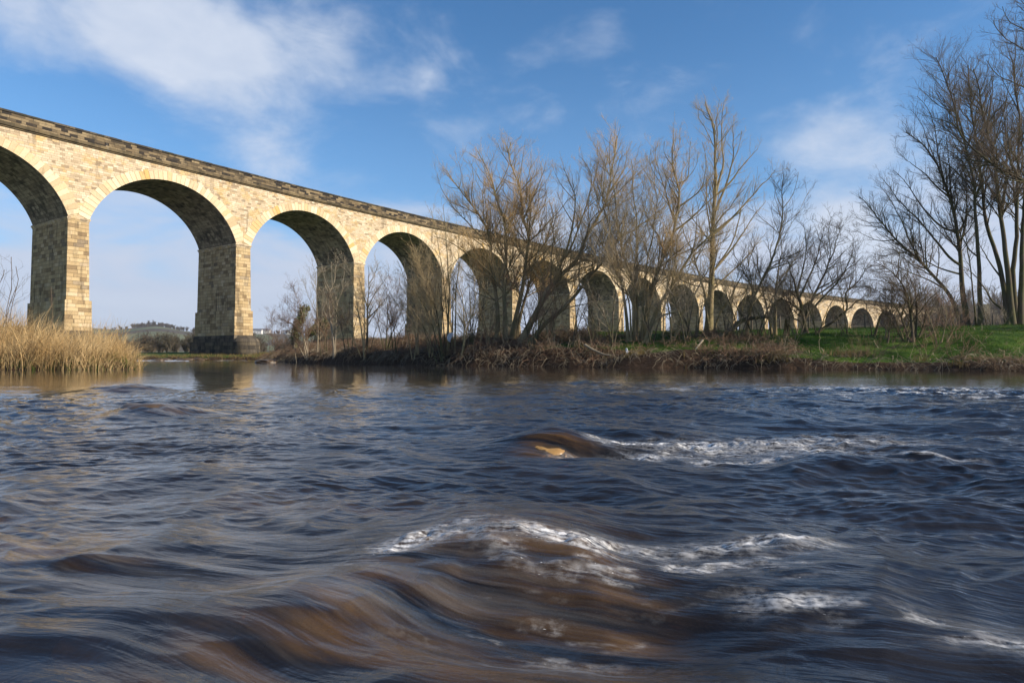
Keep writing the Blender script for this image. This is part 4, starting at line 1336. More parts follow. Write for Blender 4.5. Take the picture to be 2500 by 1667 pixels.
make_tree('thorn_bush_tree', 'dark tangled thorn by the water right of the last arches with layered twigs swept left', 'shrub', 'bare shrubs on the bank', 31.0, [
    dict(p=[(2228, 872), (2228, 820), (2225, 770), (2215, 720), (2195, 680), (2165, 655), (2130, 640)], r=.09), dict(p=[(2232, 872), (2236, 810), (2240, 750), (2232, 700), (2215, 665)], r=.07),
    dict(p=[(2224, 872), (2210, 800), (2190, 750), (2160, 720), (2120, 700)], r=.06), dict(p=[(2235, 872), (2255, 800), (2262, 750), (2255, 700)], r=.06),
    dict(p=[(2222, 872), (2200, 830), (2185, 790), (2150, 755), (2115, 745)], r=.05), dict(p=[(2236, 872), (2270, 820), (2290, 780), (2300, 745)], r=.05),
    dict(p=[(2165, 872), (2172, 800), (2178, 740), (2180, 690)], r=.05), dict(p=[(2170, 872), (2185, 830), (2200, 800)], r=.04)],
    M_BARKD, M_TWIGD, 2.6, .07, .05, l1=.46, curl=.25)
make_tree('shrub_willow', 'ragged brown water side bush hung with flood debris under the tall dark trees', 'shrub', 'bare shrubs on the bank', 29.5, [
    dict(p=[(2300, 878), (2310, 840), (2330, 800), (2340, 770)], r=.05), dict(p=[(2290, 878), (2285, 830), (2275, 790), (2262, 760)], r=.05),
    dict(p=[(2310, 878), (2340, 850), (2355, 830)], r=.04), dict(p=[(2295, 878), (2300, 830), (2312, 780), (2310, 750)], r=.04), dict(p=[(2270, 878), (2255, 850), (2240, 830)], r=.04)],
    M_BARK, M_TWIGR, 1.4, .05, .1, l1=.42)

for uu, YY, tp in ((2900, 34.0, 60), (3150, 37.0, 150), (2800, 50.0, 210), (3300, 30.0, 200)):
    make_tree('ash_tree', {2900: 'tall tree beyond the right edge nearest the mossy limb', 3150: 'bare tree second beyond the right edge', 2800: 'tree set back beyond the right edge', 3300: 'farthest right bare tree by the water'}[uu], 'tree', 'tall dark trees at the right', YY, [
        dict(p=[(uu, 820), (uu - 10, 600), (uu + 15, 400), (uu, tp)], r=.24), S([(uu - 5, 620), (uu - 90, 450), (uu - 150, 300)], .1), S([(uu, 560), (uu + 90, 400), (uu + 140, 260)], .1),
        S([(uu + 5, 450), (uu - 60, 300), (uu - 80, 150)], .08), S([(uu + 5, 480), (uu + 60, 300), (uu + 70, 180)], .08)], M_BARKD, M_TWIGD, .8, .2, .3, l3=.4)

# thin growth that fills the spaces between the big trees
FILL = [(1015, 40, 190), (1055, 39, 150), (1150, 39, 170), (1195, 39, 130), (1300, 37, 150), (1345, 37, 120), (1400, 36, 170), (1455, 36, 110), (1500, 35, 180), (1590, 35, 190), (1680, 34, 210),
        (1700, 35, 150), (1770, 35, 200), (1800, 34, 160), (1850, 35, 180), (1880, 34, 130), (1920, 35, 190), (1945, 34, 120), (2000, 33, 150), (960, 42, 120), (850, 48, 110), (790, 52, 100), (2060, 33, 90), (2330, 40, 120), (2130, 33, 110), (2165, 32, 130), (2205, 32, 150), (2240, 32, 140), (2275, 33, 130), (2300, 36, 120), (2420, 44, 90)]
for (uu, YY, hh) in FILL:
    sts = []
    for q in range(int(rng.integers(3, 6))):
        b0_ = uu + rng.uniform(-8, 8)
        ln_ = rng.uniform(-.45, .45) * hh
        top_ = hh * rng.uniform(.65, 1.05)
        sts.append(dict(p=[(b0_, 830), (b0_ + ln_ * .25, 830 - top_ * .35), (b0_ + ln_ * .6 + rng.uniform(-6, 6), 830 - top_ * .7), (b0_ + ln_, 830 - top_)], r=rng.uniform(.03, .055)))
    make_tree('sapling', 'slender bare sapling among the thicket between the larger bank trees', 'sapling', 'saplings in the bank thicket', YY, sts, M_BARK if uu % 2 else M_BARKD,
              [M_TWIG, M_TWIGP, M_TWIGD, M_TWIGR][int(rng.integers(0, 4))], 1.1, .05, .25, l1=.36, l3=.8)

for (uu, YY, hh) in [(1900, 30, 26), (2090, 28, 34), (2140, 28, 44), (2265, 28, 48), (2335, 27, 34)]:
    sts = []
    for q in range(5):
        b0_ = uu + rng.uniform(-16, 16)
        ln_ = rng.uniform(-1.0, 1.0) * hh
        top_ = hh * rng.uniform(.4, 1.05)
        sts.append(dict(p=[(b0_, 885), (b0_ + ln_ * .3, 885 - top_ * .4), (b0_ + ln_ * .7, 885 - top_ * .8), (b0_ + ln_, 885 - top_)], r=rng.uniform(.014, .028)))
    make_tree('scrub_bush', 'low tangled brown scrub bush at the water edge of the right hand grass bank', 'shrub', 'low scrub along the right water edge', YY, sts, M_BARKD,
              [M_TWIGR, M_TWIGD, M_BRAM][int(rng.integers(0, 3))], 1.1, .03, .1, l1=.4, l3=.4, curl=.5, start=.1)


def stray(name, label, cat, pts, Y, r, bark, twig, dens=0.7):
    """fallen timber: one limb lying on the bank with a few broken twigs"""
    W = [at(u, v, Y + d) for u, v, d in pts]
    Pn, L = resample(chaikin(W, 2), 22)
    Rn = r * (1 - 0.6 * np.linspace(0, 1, 22)) * (1 + 0.12 * rng.normal(size=22))
    root = empty(name, tuple(Pn[0]))
    tag(root, label, cat)
    V0, F0 = tubes(Pn[None], Rn[None], 9)
    mesh_obj('trunk', V0, F0, bark, root, smooth=True)
    A, RA, LA = sprout(Pn[None], Rn[None], np.array([L]), 2.5 * dens, 60, .22, 0, 6, .4, .01, tmin=.3, curl=.4, minn=5)
    B, RB, LB = sprout(A, RA, LA, 4, 45, .5, 0, 4, .6, .006, curl=.4)
    V1, F1 = join([tubes(A, RA, 4), tubes(B, RB, 3)])
    mesh_obj('branches', V1, F1, twig, root)


stray('fallen_tree', 'fallen split willow trunk lying up the bank below the tallest tree', 'fallen tree', [(1700, 842, 0), (1732, 830, .2), (1766, 822, .4), (1790, 800, .8), (1814, 779, 1.2), (1845, 776, 1.8), (1880, 773, 2.4)], 34.0, .19, M_BARKD, M_TWIGP)
stray('driftwood_branch', 'pale broken branch sloping to the water below the grass gap', 'branch', [(1428, 842, .6), (1450, 855, .2), (1480, 868, -.2), (1500, 866, -.4)], 33.5, .07, M_TWIGP, M_TWIGP)
stray('driftwood_branch', 'bleached crooked root hanging down the bank under the willow stool', 'branch', [(1716, 830, .3), (1700, 850, .1), (1690, 865, 0), (1686, 880, -.2)], 31.5, .05, M_TWIGP, M_TWIGP)

# ivy covered stump
def leaf_cloud(centres, n, size):
    C = np.array([c[:3] for c in centres])
    rad = np.array([c[3] for c in centres])
    i = rng.integers(0, len(C), n)
    d = rng.normal(size=(n, 3))
    d /= np.linalg.norm(d, axis=1, keepdims=True)
    P = C[i] + d * (rad[i] * rng.uniform(0.6, 1.15, n))[:, None]
    a = rng.normal(size=(n, 3))
    a /= np.linalg.norm(a, axis=1, keepdims=True)
    b = np.cross(a, d)
    b /= np.linalg.norm(b, axis=1, keepdims=True) + 1e-9
    s_ = size * rng.uniform(0.6, 1.4, n)[:, None]
    V = np.stack([P - a * s_, P + b * s_ * .7, P + a * s_, P - b * s_ * .7], 1).reshape(-1, 3)
    return V, np.arange(n * 4).reshape(-1, 4)


def leaf_mat(name, c1, c2):
    m, t, b = new_mat(name)
    geo = t.new('ShaderNodeNewGeometry')
    n = t.noise(geo.outputs['Position'], 6, 3, .6)
    t.put(b.inputs['Base Color'], t.mix(n, c1, c2))
    b.inputs['Roughness'].default_value = 0.6
    return m


M_IVY = leaf_mat('ivy_leaves', (0.03, 0.045, 0.008), (0.12, 0.13, 0.03))
Yi = 64.0
root = empty('ivy_stump', tuple(at(722, 845, Yi)))
tag(root, 'leaning broken tree stump wrapped in green ivy at the left end of the thicket', 'stump')
W = [at(*p, Yi) for p in ((720, 850), (720, 815), (728, 790), (738, 770), (742, 752))]
Pn, L = resample(chaikin(W, 2), 14)
W2 = [at(*p, Yi) for p in ((748, 830), (760, 812), (775, 800), (792, 792))]
Pn2, _ = resample(chaikin(W2, 2), 14)
V0, F0 = tubes(np.stack([Pn, Pn2]), np.stack([np.linspace(.28, .16, 14), np.linspace(.12, .06, 14)]), 8)
mesh_obj('trunk', V0, F0, M_BARKD, root, smooth=True)
cs = [(*p, .52) for p in Pn[3:]] + [(*(p + rng.normal(size=3) * .15), .42) for p in Pn2[4:]] + [(*at(752, 754, Yi), .22)]
V0, F0 = leaf_cloud(cs, 3600, .085)
mesh_obj('ivy', V0, F0, M_IVY, root)

# ------------------------------------------------------------------ bank undergrowth
def along_edge(n, x0, x1, d0, d1):
    """random points on the far bank between two x and two distances from the water"""
    E = LAND_A[6:16]
    seg = np.diff(E, axis=0)
    L = np.linalg.norm(seg, axis=1)
    cum = np.concatenate([[0], np.cumsum(L)])
    t = rng.random(n * 5) * cum[-1]
    k = np.clip(np.searchsorted(cum, t) - 1, 0, len(L) - 1)
    f = ((t - cum[k]) / L[k])[:, None]
    p = E[k] * (1 - f) + E[k + 1] * f
    nrm = np.stack([-seg[k][:, 1], seg[k][:, 0]], 1) / L[k][:, None]
    d = rng.uniform(d0, d1, len(t))[:, None]
    p = p + nrm * d
    ok = (p[:, 0] > x0) & (p[:, 0] < x1)
    return p[ok][:n]


def arcs(P2, lmin, lmax, hz, r, K=6, drop=0.0, zoff=0.0):
    n = len(P2)
    z = ground(P2[:, 0], P2[:, 1]) + zoff
    S_ = np.stack([P2[:, 0], P2[:, 1], z], 1)
    az_ = rng.random(n) * 2 * math.pi
    L = rng.uniform(lmin, lmax, n)
    el_ = rng.uniform(*hz, n)
    D = np.stack([np.cos(az_) * np.cos(el_), np.sin(az_) * np.cos(el_), np.sin(el_)], 1)
    k = np.linspace(0, 1, K)[None, :, None]
    C = S_[:, None] + D[:, None] * L[:, None, None] * k
    C[..., 2] -= (k[..., 0] ** 2) * (L * rng.uniform(0.3, 0.9, n) + drop)[:, None]
    C += rng.normal(size=C.shape) * 0.035 * L[:, None, None]
    Rd = np.repeat((r * rng.uniform(0.5, 1.5, n))[:, None], K, 1) * np.linspace(1, .4, K)[None]
    return C, Rd


p1 = along_edge(52000, -33, 13, 0.3, 8.5)
dn = fbm(p1[:, 0] / 1.6, p1[:, 1] / 1.6, 55, 3)
gap = (p1[:, 0] > 5.2) & (p1[:, 0] < 8.6)
p1 = p1[(dn > -0.12) & ~(gap & (rng.random(len(p1)) > .25))]
hum = np.clip(fbm(p1[:, 0] / 1.1, p1[:, 1] / 1.1, 66, 2), 0, 1)
for nm, lb, mt, sel in (('brambles', 'brown tangle of brambles heaped along the far bank', M_BRAM, 0), ('briar_stems', 'reddish briar stems arching over the far bank', M_TWIGR, 1), ('dark_brushwood', 'dark dead brushwood low on the far bank', M_TWIGD, 2)):
    q_ = np.arange(len(p1)) % 3 == sel
    C1, R1 = arcs(p1[q_], .3, 1.5, (0.0, 1.3), .0085)
    C1[..., 2] += (hum[q_] * rng.random(q_.sum()) * 0.9)[:, None]
    R1 = R1 * (1 + 1.4 * (rng.random(len(R1)) > .93))[:, None]
    V0, F0 = tubes(C1, R1, 3)
    o = mesh_obj(nm, V0, F0, mt)
    tag(o, lb, 'undergrowth', kind='stuff')
p2 = along_edge(9000, 12, 34, 0.0, 2.6)
p2 = p2[fbm(p2[:, 0] / 1.5, p2[:, 1] / 1.5, 57, 2) > .36]
C2, R2 = arcs(p2, .25, .8, (0.1, 1.4), .008)
V0, F0 = tubes(C2, R2, 3)
o = mesh_obj('dead_wrack', V0, F0, M_BRAM)
tag(o, 'brown dead stems along the water edge below the right hand grass', 'undergrowth', kind='stuff')
# roots hanging down the undercut earth face
p4 = along_edge(1800, -33, 20, -0.1, 0.8)
C4, R4 = arcs(p4, .3, .8, (-0.6, 0.5), .009, 6, .1, .25)
V0, F0 = tubes(C4, R4, 3)
o = mesh_obj('hanging_roots', V0, F0, M_TWIGP)
tag(o, 'pale roots hanging over the undercut dark earth bank', 'roots', kind='stuff')
# bare stalks standing up out of the tangle, paler
p3 = along_edge(3600, -32, 33, 0.0, 7)
p3 = p3[(p3[:, 0] < 12) | (rng.random(len(p3)) < .22)]
p3 = p3[fbm(p3[:, 0] / 2.2, p3[:, 1] / 2.2, 58, 2) > 0.0]
C3, R3 = arcs(p3, .5, 1.7, (0.8, 1.5), .008, 6)
V0, F0 = tubes(C3, R3, 3)
o = mesh_obj('dead_stalks', V0, F0, M_TWIGP)
tag(o, 'pale dead stalks and flood wrack standing out of the undergrowth', 'undergrowth', kind='stuff')


# grass blades on the bank and the far meadow edge
def blades(P2, h0, h1, wdt, lean=0.35, zoff=0):
    n = len(P2)
    z = ground(P2[:, 0], P2[:, 1]) - 0.02 + zoff
    S_ = np.stack([P2[:, 0], P2[:, 1], z], 1)
    a = rng.random(n) * 2 * math.pi
    h = rng.uniform(h0, h1, n)
    sx = np.stack([np.cos(a), np.sin(a), a * 0], 1) * (wdt * rng.uniform(.6, 1.4, n))[:, None]
    ln = rng.normal(size=(n, 3)) * lean
    ln[:, 2] = 1
    tip = S_ + ln * h[:, None]
    V = np.stack([S_ - sx, S_ + sx, tip], 1).reshape(-1, 3)
    return V, np.arange(n * 3).reshape(-1, 3)


def grass_mat(name, stops, scale=0.8):
    m, t, b = new_mat(name)
    geo = t.new('ShaderNodeNewGeometry')
    P = geo.outputs['Position']
    n = t.noise(P, scale, 4, .65)
    n2_ = t.noise(P, 25, 2, .5)
    col = t.ramp(t.math('ADD', t.math('MULTIPLY', n, .6), t.math('MULTIPLY', n2_, .4)), stops)
    t.put(b.inputs['Base Color'], col)
    b.inputs['Roughness'].default_value = 0.7
    b.inputs['Specular IOR Level'].default_value = 0.15
    tl = t.new('ShaderNodeBsdfTranslucent')
    t.put(tl.inputs[0], col)
    mx = t.new('ShaderNodeMixShader')
    mx.inputs[0].default_value = 0.3
    t.l.new(b.outputs[0], mx.inputs[1])
    t.l.new(tl.outputs[0], mx.inputs[2])
    t.l.new(mx.outputs[0], t.n['Material Output'].inputs[0])
    return m


M_GRASS = grass_mat('meadow_grass', [(0.3, (0.016, 0.042, 0.005)), (0.46, (0.040, 0.090, 0.009)), (0.58, (0.080, 0.135, 0.018)), (0.72, (0.15, 0.13, 0.045))])
pg = np.concatenate([along_edge(70000, 3, 34, 0.9, 24), along_edge(9000, -33, 4, 4.5, 22)])
V0, F0 = blades(pg, .05, .17, .012)
o = mesh_obj('meadow_grass', V0, F0, M_GRASS)
tag(o, 'short green grass of the sloping river meadow', 'grass', kind='stuff')
M_DRYG = grass_mat('dry_bank_grass', [(0.3, (0.10, 0.07, 0.03)), (0.5, (0.20, 0.145, 0.06)), (0.7, (0.32, 0.24, 0.11))])
e2 = []
for _ in range(7000):
    e2.append((rng.uniform(-62, -29.5), rng.uniform(79, 90)))
e2 = np.array(e2)
e2 = e2[sdist(e2[:, 0], e2[:, 1], LAND_A) > 0.1]
pe = along_edge(9000, 2, 34, .1, 1.6)
pe = pe[fbm(pe[:, 0] / 1.3, pe[:, 1] / 1.3, 59, 2) > .38]
pd = np.concatenate([e2, pe])
V0, F0 = blades(pd, .12, .42, .022, .3)
o = mesh_obj('dry_grass', V0, F0, M_DRYG)
tag(o, 'straw coloured dry grass at the foot of the pier and along the water edge', 'grass', kind='stuff')


# ------------------------------------------------------------------ reed bed on the left
M_BROK = grass_mat('brown_broken_reed', [(0.3, (0.12, 0.075, 0.035)), (0.5, (0.26, 0.17, 0.08)), (0.7, (0.42, 0.30, 0.16))], .7)


def reeds(n, hs, wdt, region, wild=False):
    x0, x1, y0, y1 = region
    x = rng.uniform(x0, x1, n * 3)
    y = rng.uniform(y0, y1, n * 3)
    d = sdist(x, y, LAND_B)
    ok = (d > -0.15) & (d < 6.5)
    x, y, d = x[ok][:n], y[ok][:n], d[ok][:n]
    n = len(x)
    tus = 0.5 + 0.5 * fbm(x / 1.1, y / 1.1, 71, 2)
    z = ground(x, y) - .05
    edge = sstep(x, -15.2, -19.0)
    h = rng.uniform(*hs, n) * (0.42 + 0.58 * edge) * (0.30 + 1.20 * tus) * (0.85 + 0.35 * sstep(x, -20, -26))
    K = 7
    k = np.linspace(0, 1, K)[None, :]
    a = rng.normal(0.25, 1.5, n) + 2.2 * fbm(x / 1.3, y / 1.3, 73, 2)
    lean = rng.gamma(1.8, 0.44, n) * h
    if wild:
        a = rng.random(n) * 2 * math.pi
        lean = rng.uniform(.5, 1.6, n) * h
    dirx, diry = np.cos(a), np.sin(a) * 0.8
    X = x[:, None] + dirx[:, None] * lean[:, None] * k ** 2
    Y_ = y[:, None] + diry[:, None] * lean[:, None] * k ** 2
    Z = z[:, None] + h[:, None] * (k - 0.42 * np.minimum(lean / h, 1.6)[:, None] * k ** 2.6)
    P = np.stack([X, Y_, Z], -1)
    b = rng.random(n) * math.pi
    sd_ = np.stack([np.cos(b), np.sin(b) * .5, b * 0], 1)[:, None, :] * (wdt * rng.uniform(.6, 1.4, n))[:, None, None] * (1 - .85 * k ** 1.5)[..., None]
    V = np.stack([P - sd_, P + sd_], 2).reshape(n, -1, 3)
    base = np.arange(n)[:, None] * K * 2
    j = np.arange(K - 1)[None] * 2
    q = base + j
    F = np.stack([q, q + 1, q + 3, q + 2], -1).reshape(-1, 4)
    return V.reshape(-1, 3), F


M_REED = grass_mat('golden_reed_straw', [(0.28, (0.26, 0.155, 0.06)), (0.42, (0.55, 0.37, 0.16)), (0.58, (0.75, 0.55, 0.28)), (0.75, (0.85, 0.69, 0.42))], .7)
Va, Fa = reeds(19000, (1.0, 2.55), .0125, (-36, -14.3, 25.4, 33))
V0, F0 = Va, Fa
o = mesh_obj('reeds', V0, F0, M_REED)
tag(o, 'thick golden dry reed bed on the left bank', 'reeds', kind='stuff')
Vb, Fb = reeds(5200, (.7, 1.8), .013, (-36, -14.3, 25.4, 31), wild=True)
o = mesh_obj('broken_reeds', Vb, Fb, M_BROK)
tag(o, 'darker bent and broken reed stems matted through the reed bed', 'reeds', kind='stuff')
x = rng.uniform(-36, -15, 16000)
y = rng.uniform(25.4, 30, 16000)
d = sdist(x, y, LAND_B)
ok = (d > -.1) & (d < 3)
V0, F0 = blades(np.stack([x, y], 1)[ok][:5200], .15, .5, .014, .5)
o = mesh_obj('green_bank_grass', V0, F0, M_GRASS)
tag(o, 'fresh green grass at the foot of the reed bed', 'grass', kind='stuff')
# taller plumes and bare stems above the reeds
make_tree('willow_sapling', 'few thin bare whips rising left of the first pier above the reeds', 'shrub', None, 28.5, [
    dict(p=[(10, 830), (18, 740), (30, 690), (28, 625)], r=.012), dict(p=[(0, 830), (30, 740), (45, 680), (40, 650)], r=.01), dict(p=[(-15, 830), (15, 770), (40, 700)], r=.01),
    dict(p=[(120, 840), (128, 760), (126, 700)], r=.01), dict(p=[(-30, 830), (-10, 740), (10, 660)], r=.012), dict(p=[(60, 840), (110, 790), (150, 760)], r=.01)],
    M_TWIGD, M_TWIGD, .35, .012, .3, rmin=.004, l3=.4)

# ------------------------------------------------------------------ boulders, posts and litter
def rock(name, label, c, rad, flat, mat, seed):
    me = bpy.data.meshes.new(name)
    import bmesh
    bm = bmesh.new()
    bmesh.ops.create_icosphere(bm, subdivisions=4, radius=1)
    for v in bm.verts:
        p = v.co
        n = 0.22 * float(vnoise(np.array([p.x * 1.6 + seed]), np.array([p.y * 1.6 + p.z * 2.1]), seed)[0]) + 0.06 * float(vnoise(np.array([p.x * 5 + seed]), np.array([p.y * 5 + p.z * 6]), seed + 3)[0])
        v.co = p * (1 + n)
        v.co.x *= rad[0]
        v.co.y *= rad[1]
        v.co.z *= flat
    for f in bm.faces:
        f.smooth = True
    bm.to_mesh(me)
    bm.free()
    o = bpy.data.objects.new(name, me)
    o.location = c
    me.materials.append(mat)
    COL.objects.link(o)
    tag(o, label, 'boulder', 'boulders in the river')
    return o


def rock_mat(name, c1, c2):
    m, t, b = new_mat(name)
    geo = t.new('ShaderNodeNewGeometry')
    P = geo.outputs['Position']
    n = t.noise(P, 9, 5, .6)
    t.put(b.inputs['Base Color'], t.mix(n, c1, c2))
    b.inputs['Roughness'].default_value = 0.35
    bump(t, b, n, .5, .02)
    return m


M_AMB = rock_mat('wet_amber_stone', (0.20, 0.10, 0.03), (0.50, 0.30, 0.10))
M_WET = rock_mat('wet_brown_stone', (0.035, 0.025, 0.018), (0.12, 0.075, 0.035))
rock('boulder', 'amber brown boulder under smooth water with white foam behind it', (0.22, 3.86, -0.09), (.30, .20), .150, M_AMB, 1)
rock('boulder', 'dark rounded boulder just breaking the water at the left', (-3.25, 5.90, -0.055), (.36, .22), .170, M_WET, 4)
rock('boulder', 'flat dark boulder farther off below the reed bed', (-5.7, 9.68, -0.04), (.50, .26), .15, M_WET, 8)
rock('boulder', 'small mossy stone just showing above the middle of the river', (1.40, 12.7, 0.0), (.24, .15), .09, M_IVY, 11)
for k_, (u, v, Y, l) in enumerate([(487, 876, 80, 'dark stone in the riffle left of the cutwater'), (395, 874, 78, 'low dark rock at the left end of the riffle'),
                                   (652, 884, 55, 'small dark stone at the water edge by the thicket tip'), (452, 877, 79, 'round dark stone nearest the plinth corner in the riffle')]):
    p = at(u, v, Y)
    rock('boulder', l, (p[0], p[1], 0.02), (1.1 - .2 * (k_ == 2), .8), .28, M_WET, 20 + k_)
# river bed cobbles seen through the shallow water near the camera
for k_ in range(26):
    x = rng.uniform(-1.9, 0.5)
    y = rng.uniform(0.95, 3.2)
    s__ = rng.uniform(.05, .13)
    o = rock('cobble', 'rounded brown cobble lying on the river bed under the near water', (x, y, -0.25 - .02 * rng.random()), (s__, s__ * .8), s__ * .6, M_AMB if k_ % 2 else M_WET, 40 + k_)
    o['group'] = 'cobbles under the near water'
    o['category'] = 'cobble'

fence = empty('wire_fence', tuple(at(1465, 815, 46)))
tag(fence, 'wire fence with leaning wooden posts along the crest of the meadow', 'fence')
tops = []
M_POST = bark_mat('grey_fence_wood', (0.07, 0.055, 0.04), (0.15, 0.12, 0.085), (0.08, 0.09, 0.03), .3)
for (u, Y, tl) in [(1407, 48.5, .02), (1465, 47, -.12), (1519, 46, 0.0), (1578, 45.2, .03), (1640, 44.5, -.04), (1705, 44, .02), (1835, 43, .03), (1905, 43, -.03), (1975, 43, .02), (2042, 43, .05), (2112, 43, 0), (2185, 43, -.04), (2262, 43, .02), (2340, 43, .03), (2425, 43, 0)]:
    b = at(u, 815, Y)
    gz = float(ground(b[:1], b[1:2])[0])
    b[2] = gz - .2
    tp = b + np.array([tl, 0, 1.25])
    tops.append(tp)
    m_ = b * .5 + tp * .5
    Pp = np.stack([b, m_, tp - [0, 0, .02], tp])[None]
    Vv, Ff = tubes(Pp, np.array([[.055, .052, .05, .004]]), 7)
    mesh_obj('post', Vv, Ff, M_POST, fence, smooth=False)
for dz_ in (.12, .5, .85):
    A = np.array(tops) - [0, 0, dz_]
    K = len(A)
    Vv, Ff = tubes(A[None], np.full((1, K), .004), 3)
    mesh_obj('wire', Vv, Ff, M_POST, fence)

M_PLAS, tpl, bpl = new_mat('white_plastic_sheet')
gpl = tpl.new('ShaderNodeNewGeometry')
tpl.put(bpl.inputs['Base Color'], tpl.mix(tpl.noise(gpl.outputs['Position'], 5, 3), (0.45, 0.48, 0.52), (0.75, 0.77, 0.8)))
bpl.inputs['Roughness'].default_value = 0.4


def rag(name, label, u, v, Y, wd, ht, seed):
    n, m = 9, 13
    c = at(u, v, Y)
    Vv = []
    for i in range(n):
        for j in range(m):
            a, b = i / (n - 1) - .5, j / (m - 1)
            wv_ = wd * (0.35 + 0.65 * math.sin(math.pi * min(1, b * .9 + .15)))
            nx = float(vnoise(np.array([a * 5 + seed]), np.array([b * 4.0]), seed)[0])
            Vv.append((c[0] + a * wv_ + .25 * wd * math.sin(b * 4 + seed) + nx * .03, c[1] + .06 * math.sin(a * 14 + b * 5) + nx * .05, c[2] - b * ht))
    Ff = [[i * m + j, (i + 1) * m + j, (i + 1) * m + j + 1, i * m + j + 1] for i in range(n - 1) for j in range(m - 1)]
    o = mesh_obj(name, np.array(Vv), Ff, M_PLAS, smooth=True)
    sm = o.modifiers.new('thick', 'SOLIDIFY')
    sm.thickness = 0.006
    tag(o, label, 'litter')


rag('plastic_sheet', 'torn white plastic sheet snagged at the foot of the thin poles', 1099, 812, 38.6, .28, .55, 2)
rag('plastic_scrap', 'small white plastic scrap caught under the willow stool', 1530, 850, 32.4, .12, .26, 5)

# ------------------------------------------------------------------ far woods and houses
def wood(name, label, spots, mat, hgt, rmin, seed):
    parts = []
    for (x, y, h) in spots:
        z = float(ground(np.array([x]), np.array([y]))[0])
        n = 5
        base = np.array([x, y, z - .5])
        P = []
        for q in range(n):
            a = rng.random() * 6.28
            sp = rng.uniform(.05, .38) * h
            tp = base + np.array([math.cos(a) * sp, math.sin(a) * sp, h * rng.uniform(.7, 1)])
            md = base * .55 + tp * .45 + np.array([0, 0, .08 * h])
            Pn, L_ = resample([base, md, tp], 7)
            P.append(Pn)
        P = np.array(P)
        Rd = np.repeat(np.linspace(.02, .004, 7)[None] * h, n, 0)
        Lh = np.full(n, h)
        A, RA, LA = sprout(P, Rd, Lh, 14 / h, 42, .34, .2, 5, .5, rmin, tmin=.2, curl=.3)
        B, RB, LB = sprout(A, RA, LA, 26 / h, 40, .5, .2, 3, .6, rmin, tmin=.1, curl=.3)
        parts += [tubes(P, Rd, 4), tubes(A, RA, 3), tubes(B, RB, 3)]
    V, F = join(parts)
    o = mesh_obj(name, V, F, mat)
    tag(o, label, 'wood', kind='stuff')


sp_ = []
for k_ in range(95):
    a = rng.uniform(0.50, 0.76)
    r_ = rng.uniform(300, 430)
    sp_.append((r_ * math.sin(a), r_ * math.cos(a), rng.uniform(9, 15)))
for k_ in range(45):
    a = rng.uniform(0.565, 0.78)
    r_ = rng.uniform(250, 330)
    sp_.append((r_ * math.sin(a), r_ * math.cos(a), rng.uniform(8, 14)))
wood('far_wood', 'brown leafless wood behind the tall dark trees at the right', sp_, M_FARW, 12, .07, 1)
sp_ = []
for k_ in range(90):
    a = rng.uniform(-0.53, -0.36)
    r_ = rng.uniform(230, 330)
    sp_.append((r_ * math.sin(a), r_ * math.cos(a), rng.uniform(4.5, 8)))
for k_ in range(26):
    a = rng.uniform(-0.345, -0.28)
    r_ = rng.uniform(230, 300)
    sp_.append((r_ * math.sin(a), r_ * math.cos(a), rng.uniform(4, 7)))
wood('hedgerow_wood', 'brown leafless wood across the fields seen through the river arch', sp_, M_FARW, 6, .05, 2)
sp_ = []
for k_ in range(70):
    a = rng.normal(-0.497, 0.016)
    r_ = rng.uniform(1380, 1500)
    sp_.append((r_ * math.sin(a), r_ * math.cos(a), rng.uniform(5, 11)))
for k_ in range(60):
    a = rng.uniform(-0.56, -0.24)
    r_ = rng.uniform(1250, 1500)
    sp_.append((r_ * math.sin(a), r_ * math.cos(a), rng.uniform(4, 8)))
wood('hilltop_wood', 'small dark wood on top of the distant hill', sp_, M_FARW, 12, .25, 3)

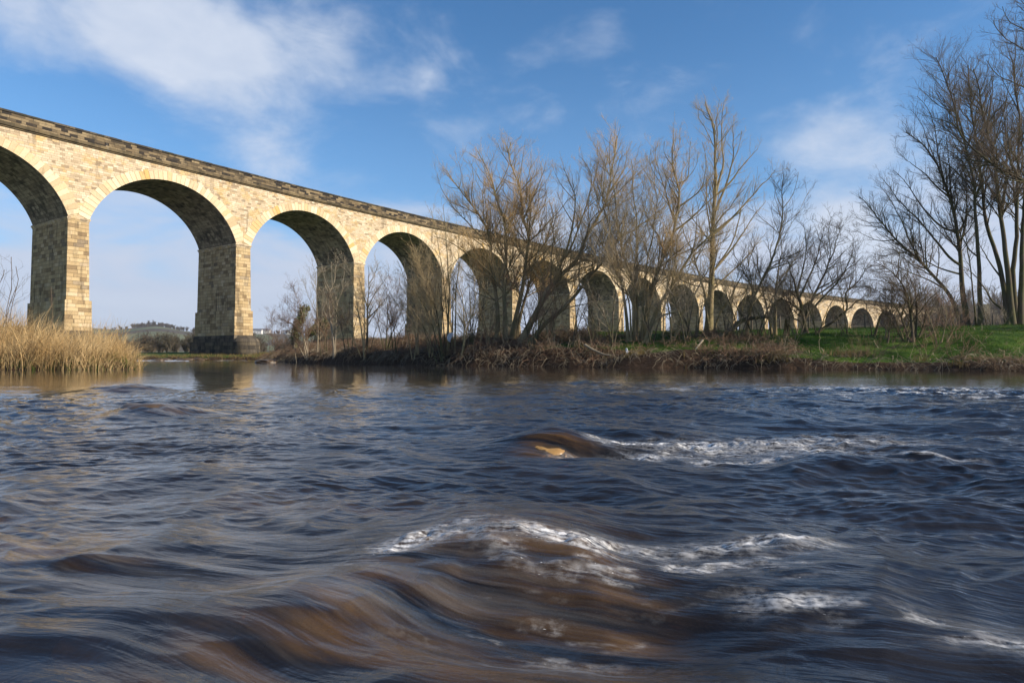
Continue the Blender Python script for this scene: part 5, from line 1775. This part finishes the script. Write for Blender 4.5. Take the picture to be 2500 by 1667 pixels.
M_WHITE, t_, b_ = new_mat('white_render_wall')
g_ = t_.new('ShaderNodeNewGeometry')
t_.put(b_.inputs['Base Color'], t_.mix(t_.noise(g_.outputs['Position'], .4, 3), (0.62, 0.60, 0.55), (0.8, 0.78, 0.74)))
M_SLATE, t_, b_ = new_mat('grey_slate_roof')
g_ = t_.new('ShaderNodeNewGeometry')
t_.put(b_.inputs['Base Color'], t_.mix(t_.noise(g_.outputs['Position'], 1.5, 3), (0.10, 0.10, 0.11), (0.18, 0.17, 0.17)))
M_GLASS, t_, b_ = new_mat('dark_window_glass')
t_.put(b_.inputs['Base Color'], (0.03, 0.035, 0.04))
b_.inputs['Roughness'].default_value = 0.1
for k_, (u, wd, Y, l) in enumerate([(627, 16, 1150, 'white distant house nearest the pier in the hillside village'), (641, 11, 1180, 'small white house in the middle of the hillside village'),
                                    (653, 9, 1170, 'low white cottage right of the middle village house'), (700, 14, 1200, 'long white farmhouse at the right end of the hillside village'),
                                    (634, 8, 1120, 'low white barn just below the hillside village')]):
    ang = math.atan((u - 1250) / 1600)
    x, y = Y * math.tan(ang), Y
    z = float(ground(np.array([x]), np.array([y]))[0])
    h = empty('house', (x, y, z))
    tag(h, l, 'house', 'white houses on the far hillside')
    hw, hd, hh = wd / 2, 4.0, 5.2
    mb = MB()
    c = [(-hw, -hd), (hw, -hd), (hw, hd), (-hw, hd)]
    for i in range(4):
        p, q = c[i], c[(i + 1) % 4]
        mb.quad([(x + p[0], y + p[1], z - 2), (x + q[0], y + q[1], z - 2), (x + q[0], y + q[1], z + hh), (x + p[0], y + p[1], z + hh)])
    mb.quad([(x - hw, y - hd, z + hh), (x - hw, y + hd, z + hh), (x - hw, y, z + hh + 3)])
    mb.quad([(x + hw, y - hd, z + hh), (x + hw, y + hd, z + hh), (x + hw, y, z + hh + 3)])
    mb.build('wall', M_WHITE, h)
    rb = MB()
    for sgn in (-1, 1):
        rb.quad([(x - hw - .4, y + sgn * (hd + .4), z + hh - .3), (x + hw + .4, y + sgn * (hd + .4), z + hh - .3), (x + hw + .4, y, z + hh + 3.05), (x - hw - .4, y, z + hh + 3.05)])
    rb.build('roof', M_SLATE, h)
    for j in range(max(2, int(wd / 4))):
        wx = x - hw + wd * (j + .5) / max(2, int(wd / 4))
        wb = MB()
        wb.quad([(wx - .6, y - hd - .03, z + 1.4), (wx + .6, y - hd - .03, z + 1.4), (wx + .6, y - hd - .03, z + 3.0), (wx - .6, y - hd - .03, z + 3.0)])
        wb.build('window', M_GLASS, h)

# ------------------------------------------------------------------ haze
HAZE = 0.00012
hb = MB()
x0_, x1_, y0_, y1_, z0_, z1_ = -4300, 4300, -4300, 4300, -2.0, 85.0
cc = [(x0_, y0_), (x1_, y0_), (x1_, y1_), (x0_, y1_)]
hb.V = [(x, y, z) for z in (z0_, z1_) for x, y in cc]
hb.F = [[3, 2, 1, 0], [4, 5, 6, 7]] + [[i, (i + 1) % 4, (i + 1) % 4 + 4, i + 4] for i in range(4)]
hm = bpy.data.materials.new('pale_haze')
hm.use_nodes = True
ht = NT(hm.node_tree)
ht.n.remove(ht.n['Principled BSDF'])
hv = ht.new('ShaderNodeVolumePrincipled')
hv.inputs['Density'].default_value = HAZE
hv.inputs['Color'].default_value = (0.86, 0.92, 1.0, 1)
hv.inputs['Anisotropy'].default_value = 0.3
ht.l.new(hv.outputs[0], ht.n['Material Output'].inputs['Volume'])
ho = mesh_obj('haze', np.array(hb.V, float), hb.F, hm)
ho['kind'] = 'stuff'
ho['label'] = 'thin pale winter haze over the valley'

cy = SC.cycles
cy.volume_bounces = 0
cy.max_bounces = 6
cy.transparent_max_bounces = 8
cy.caustics_reflective = False
cy.caustics_refractive = False
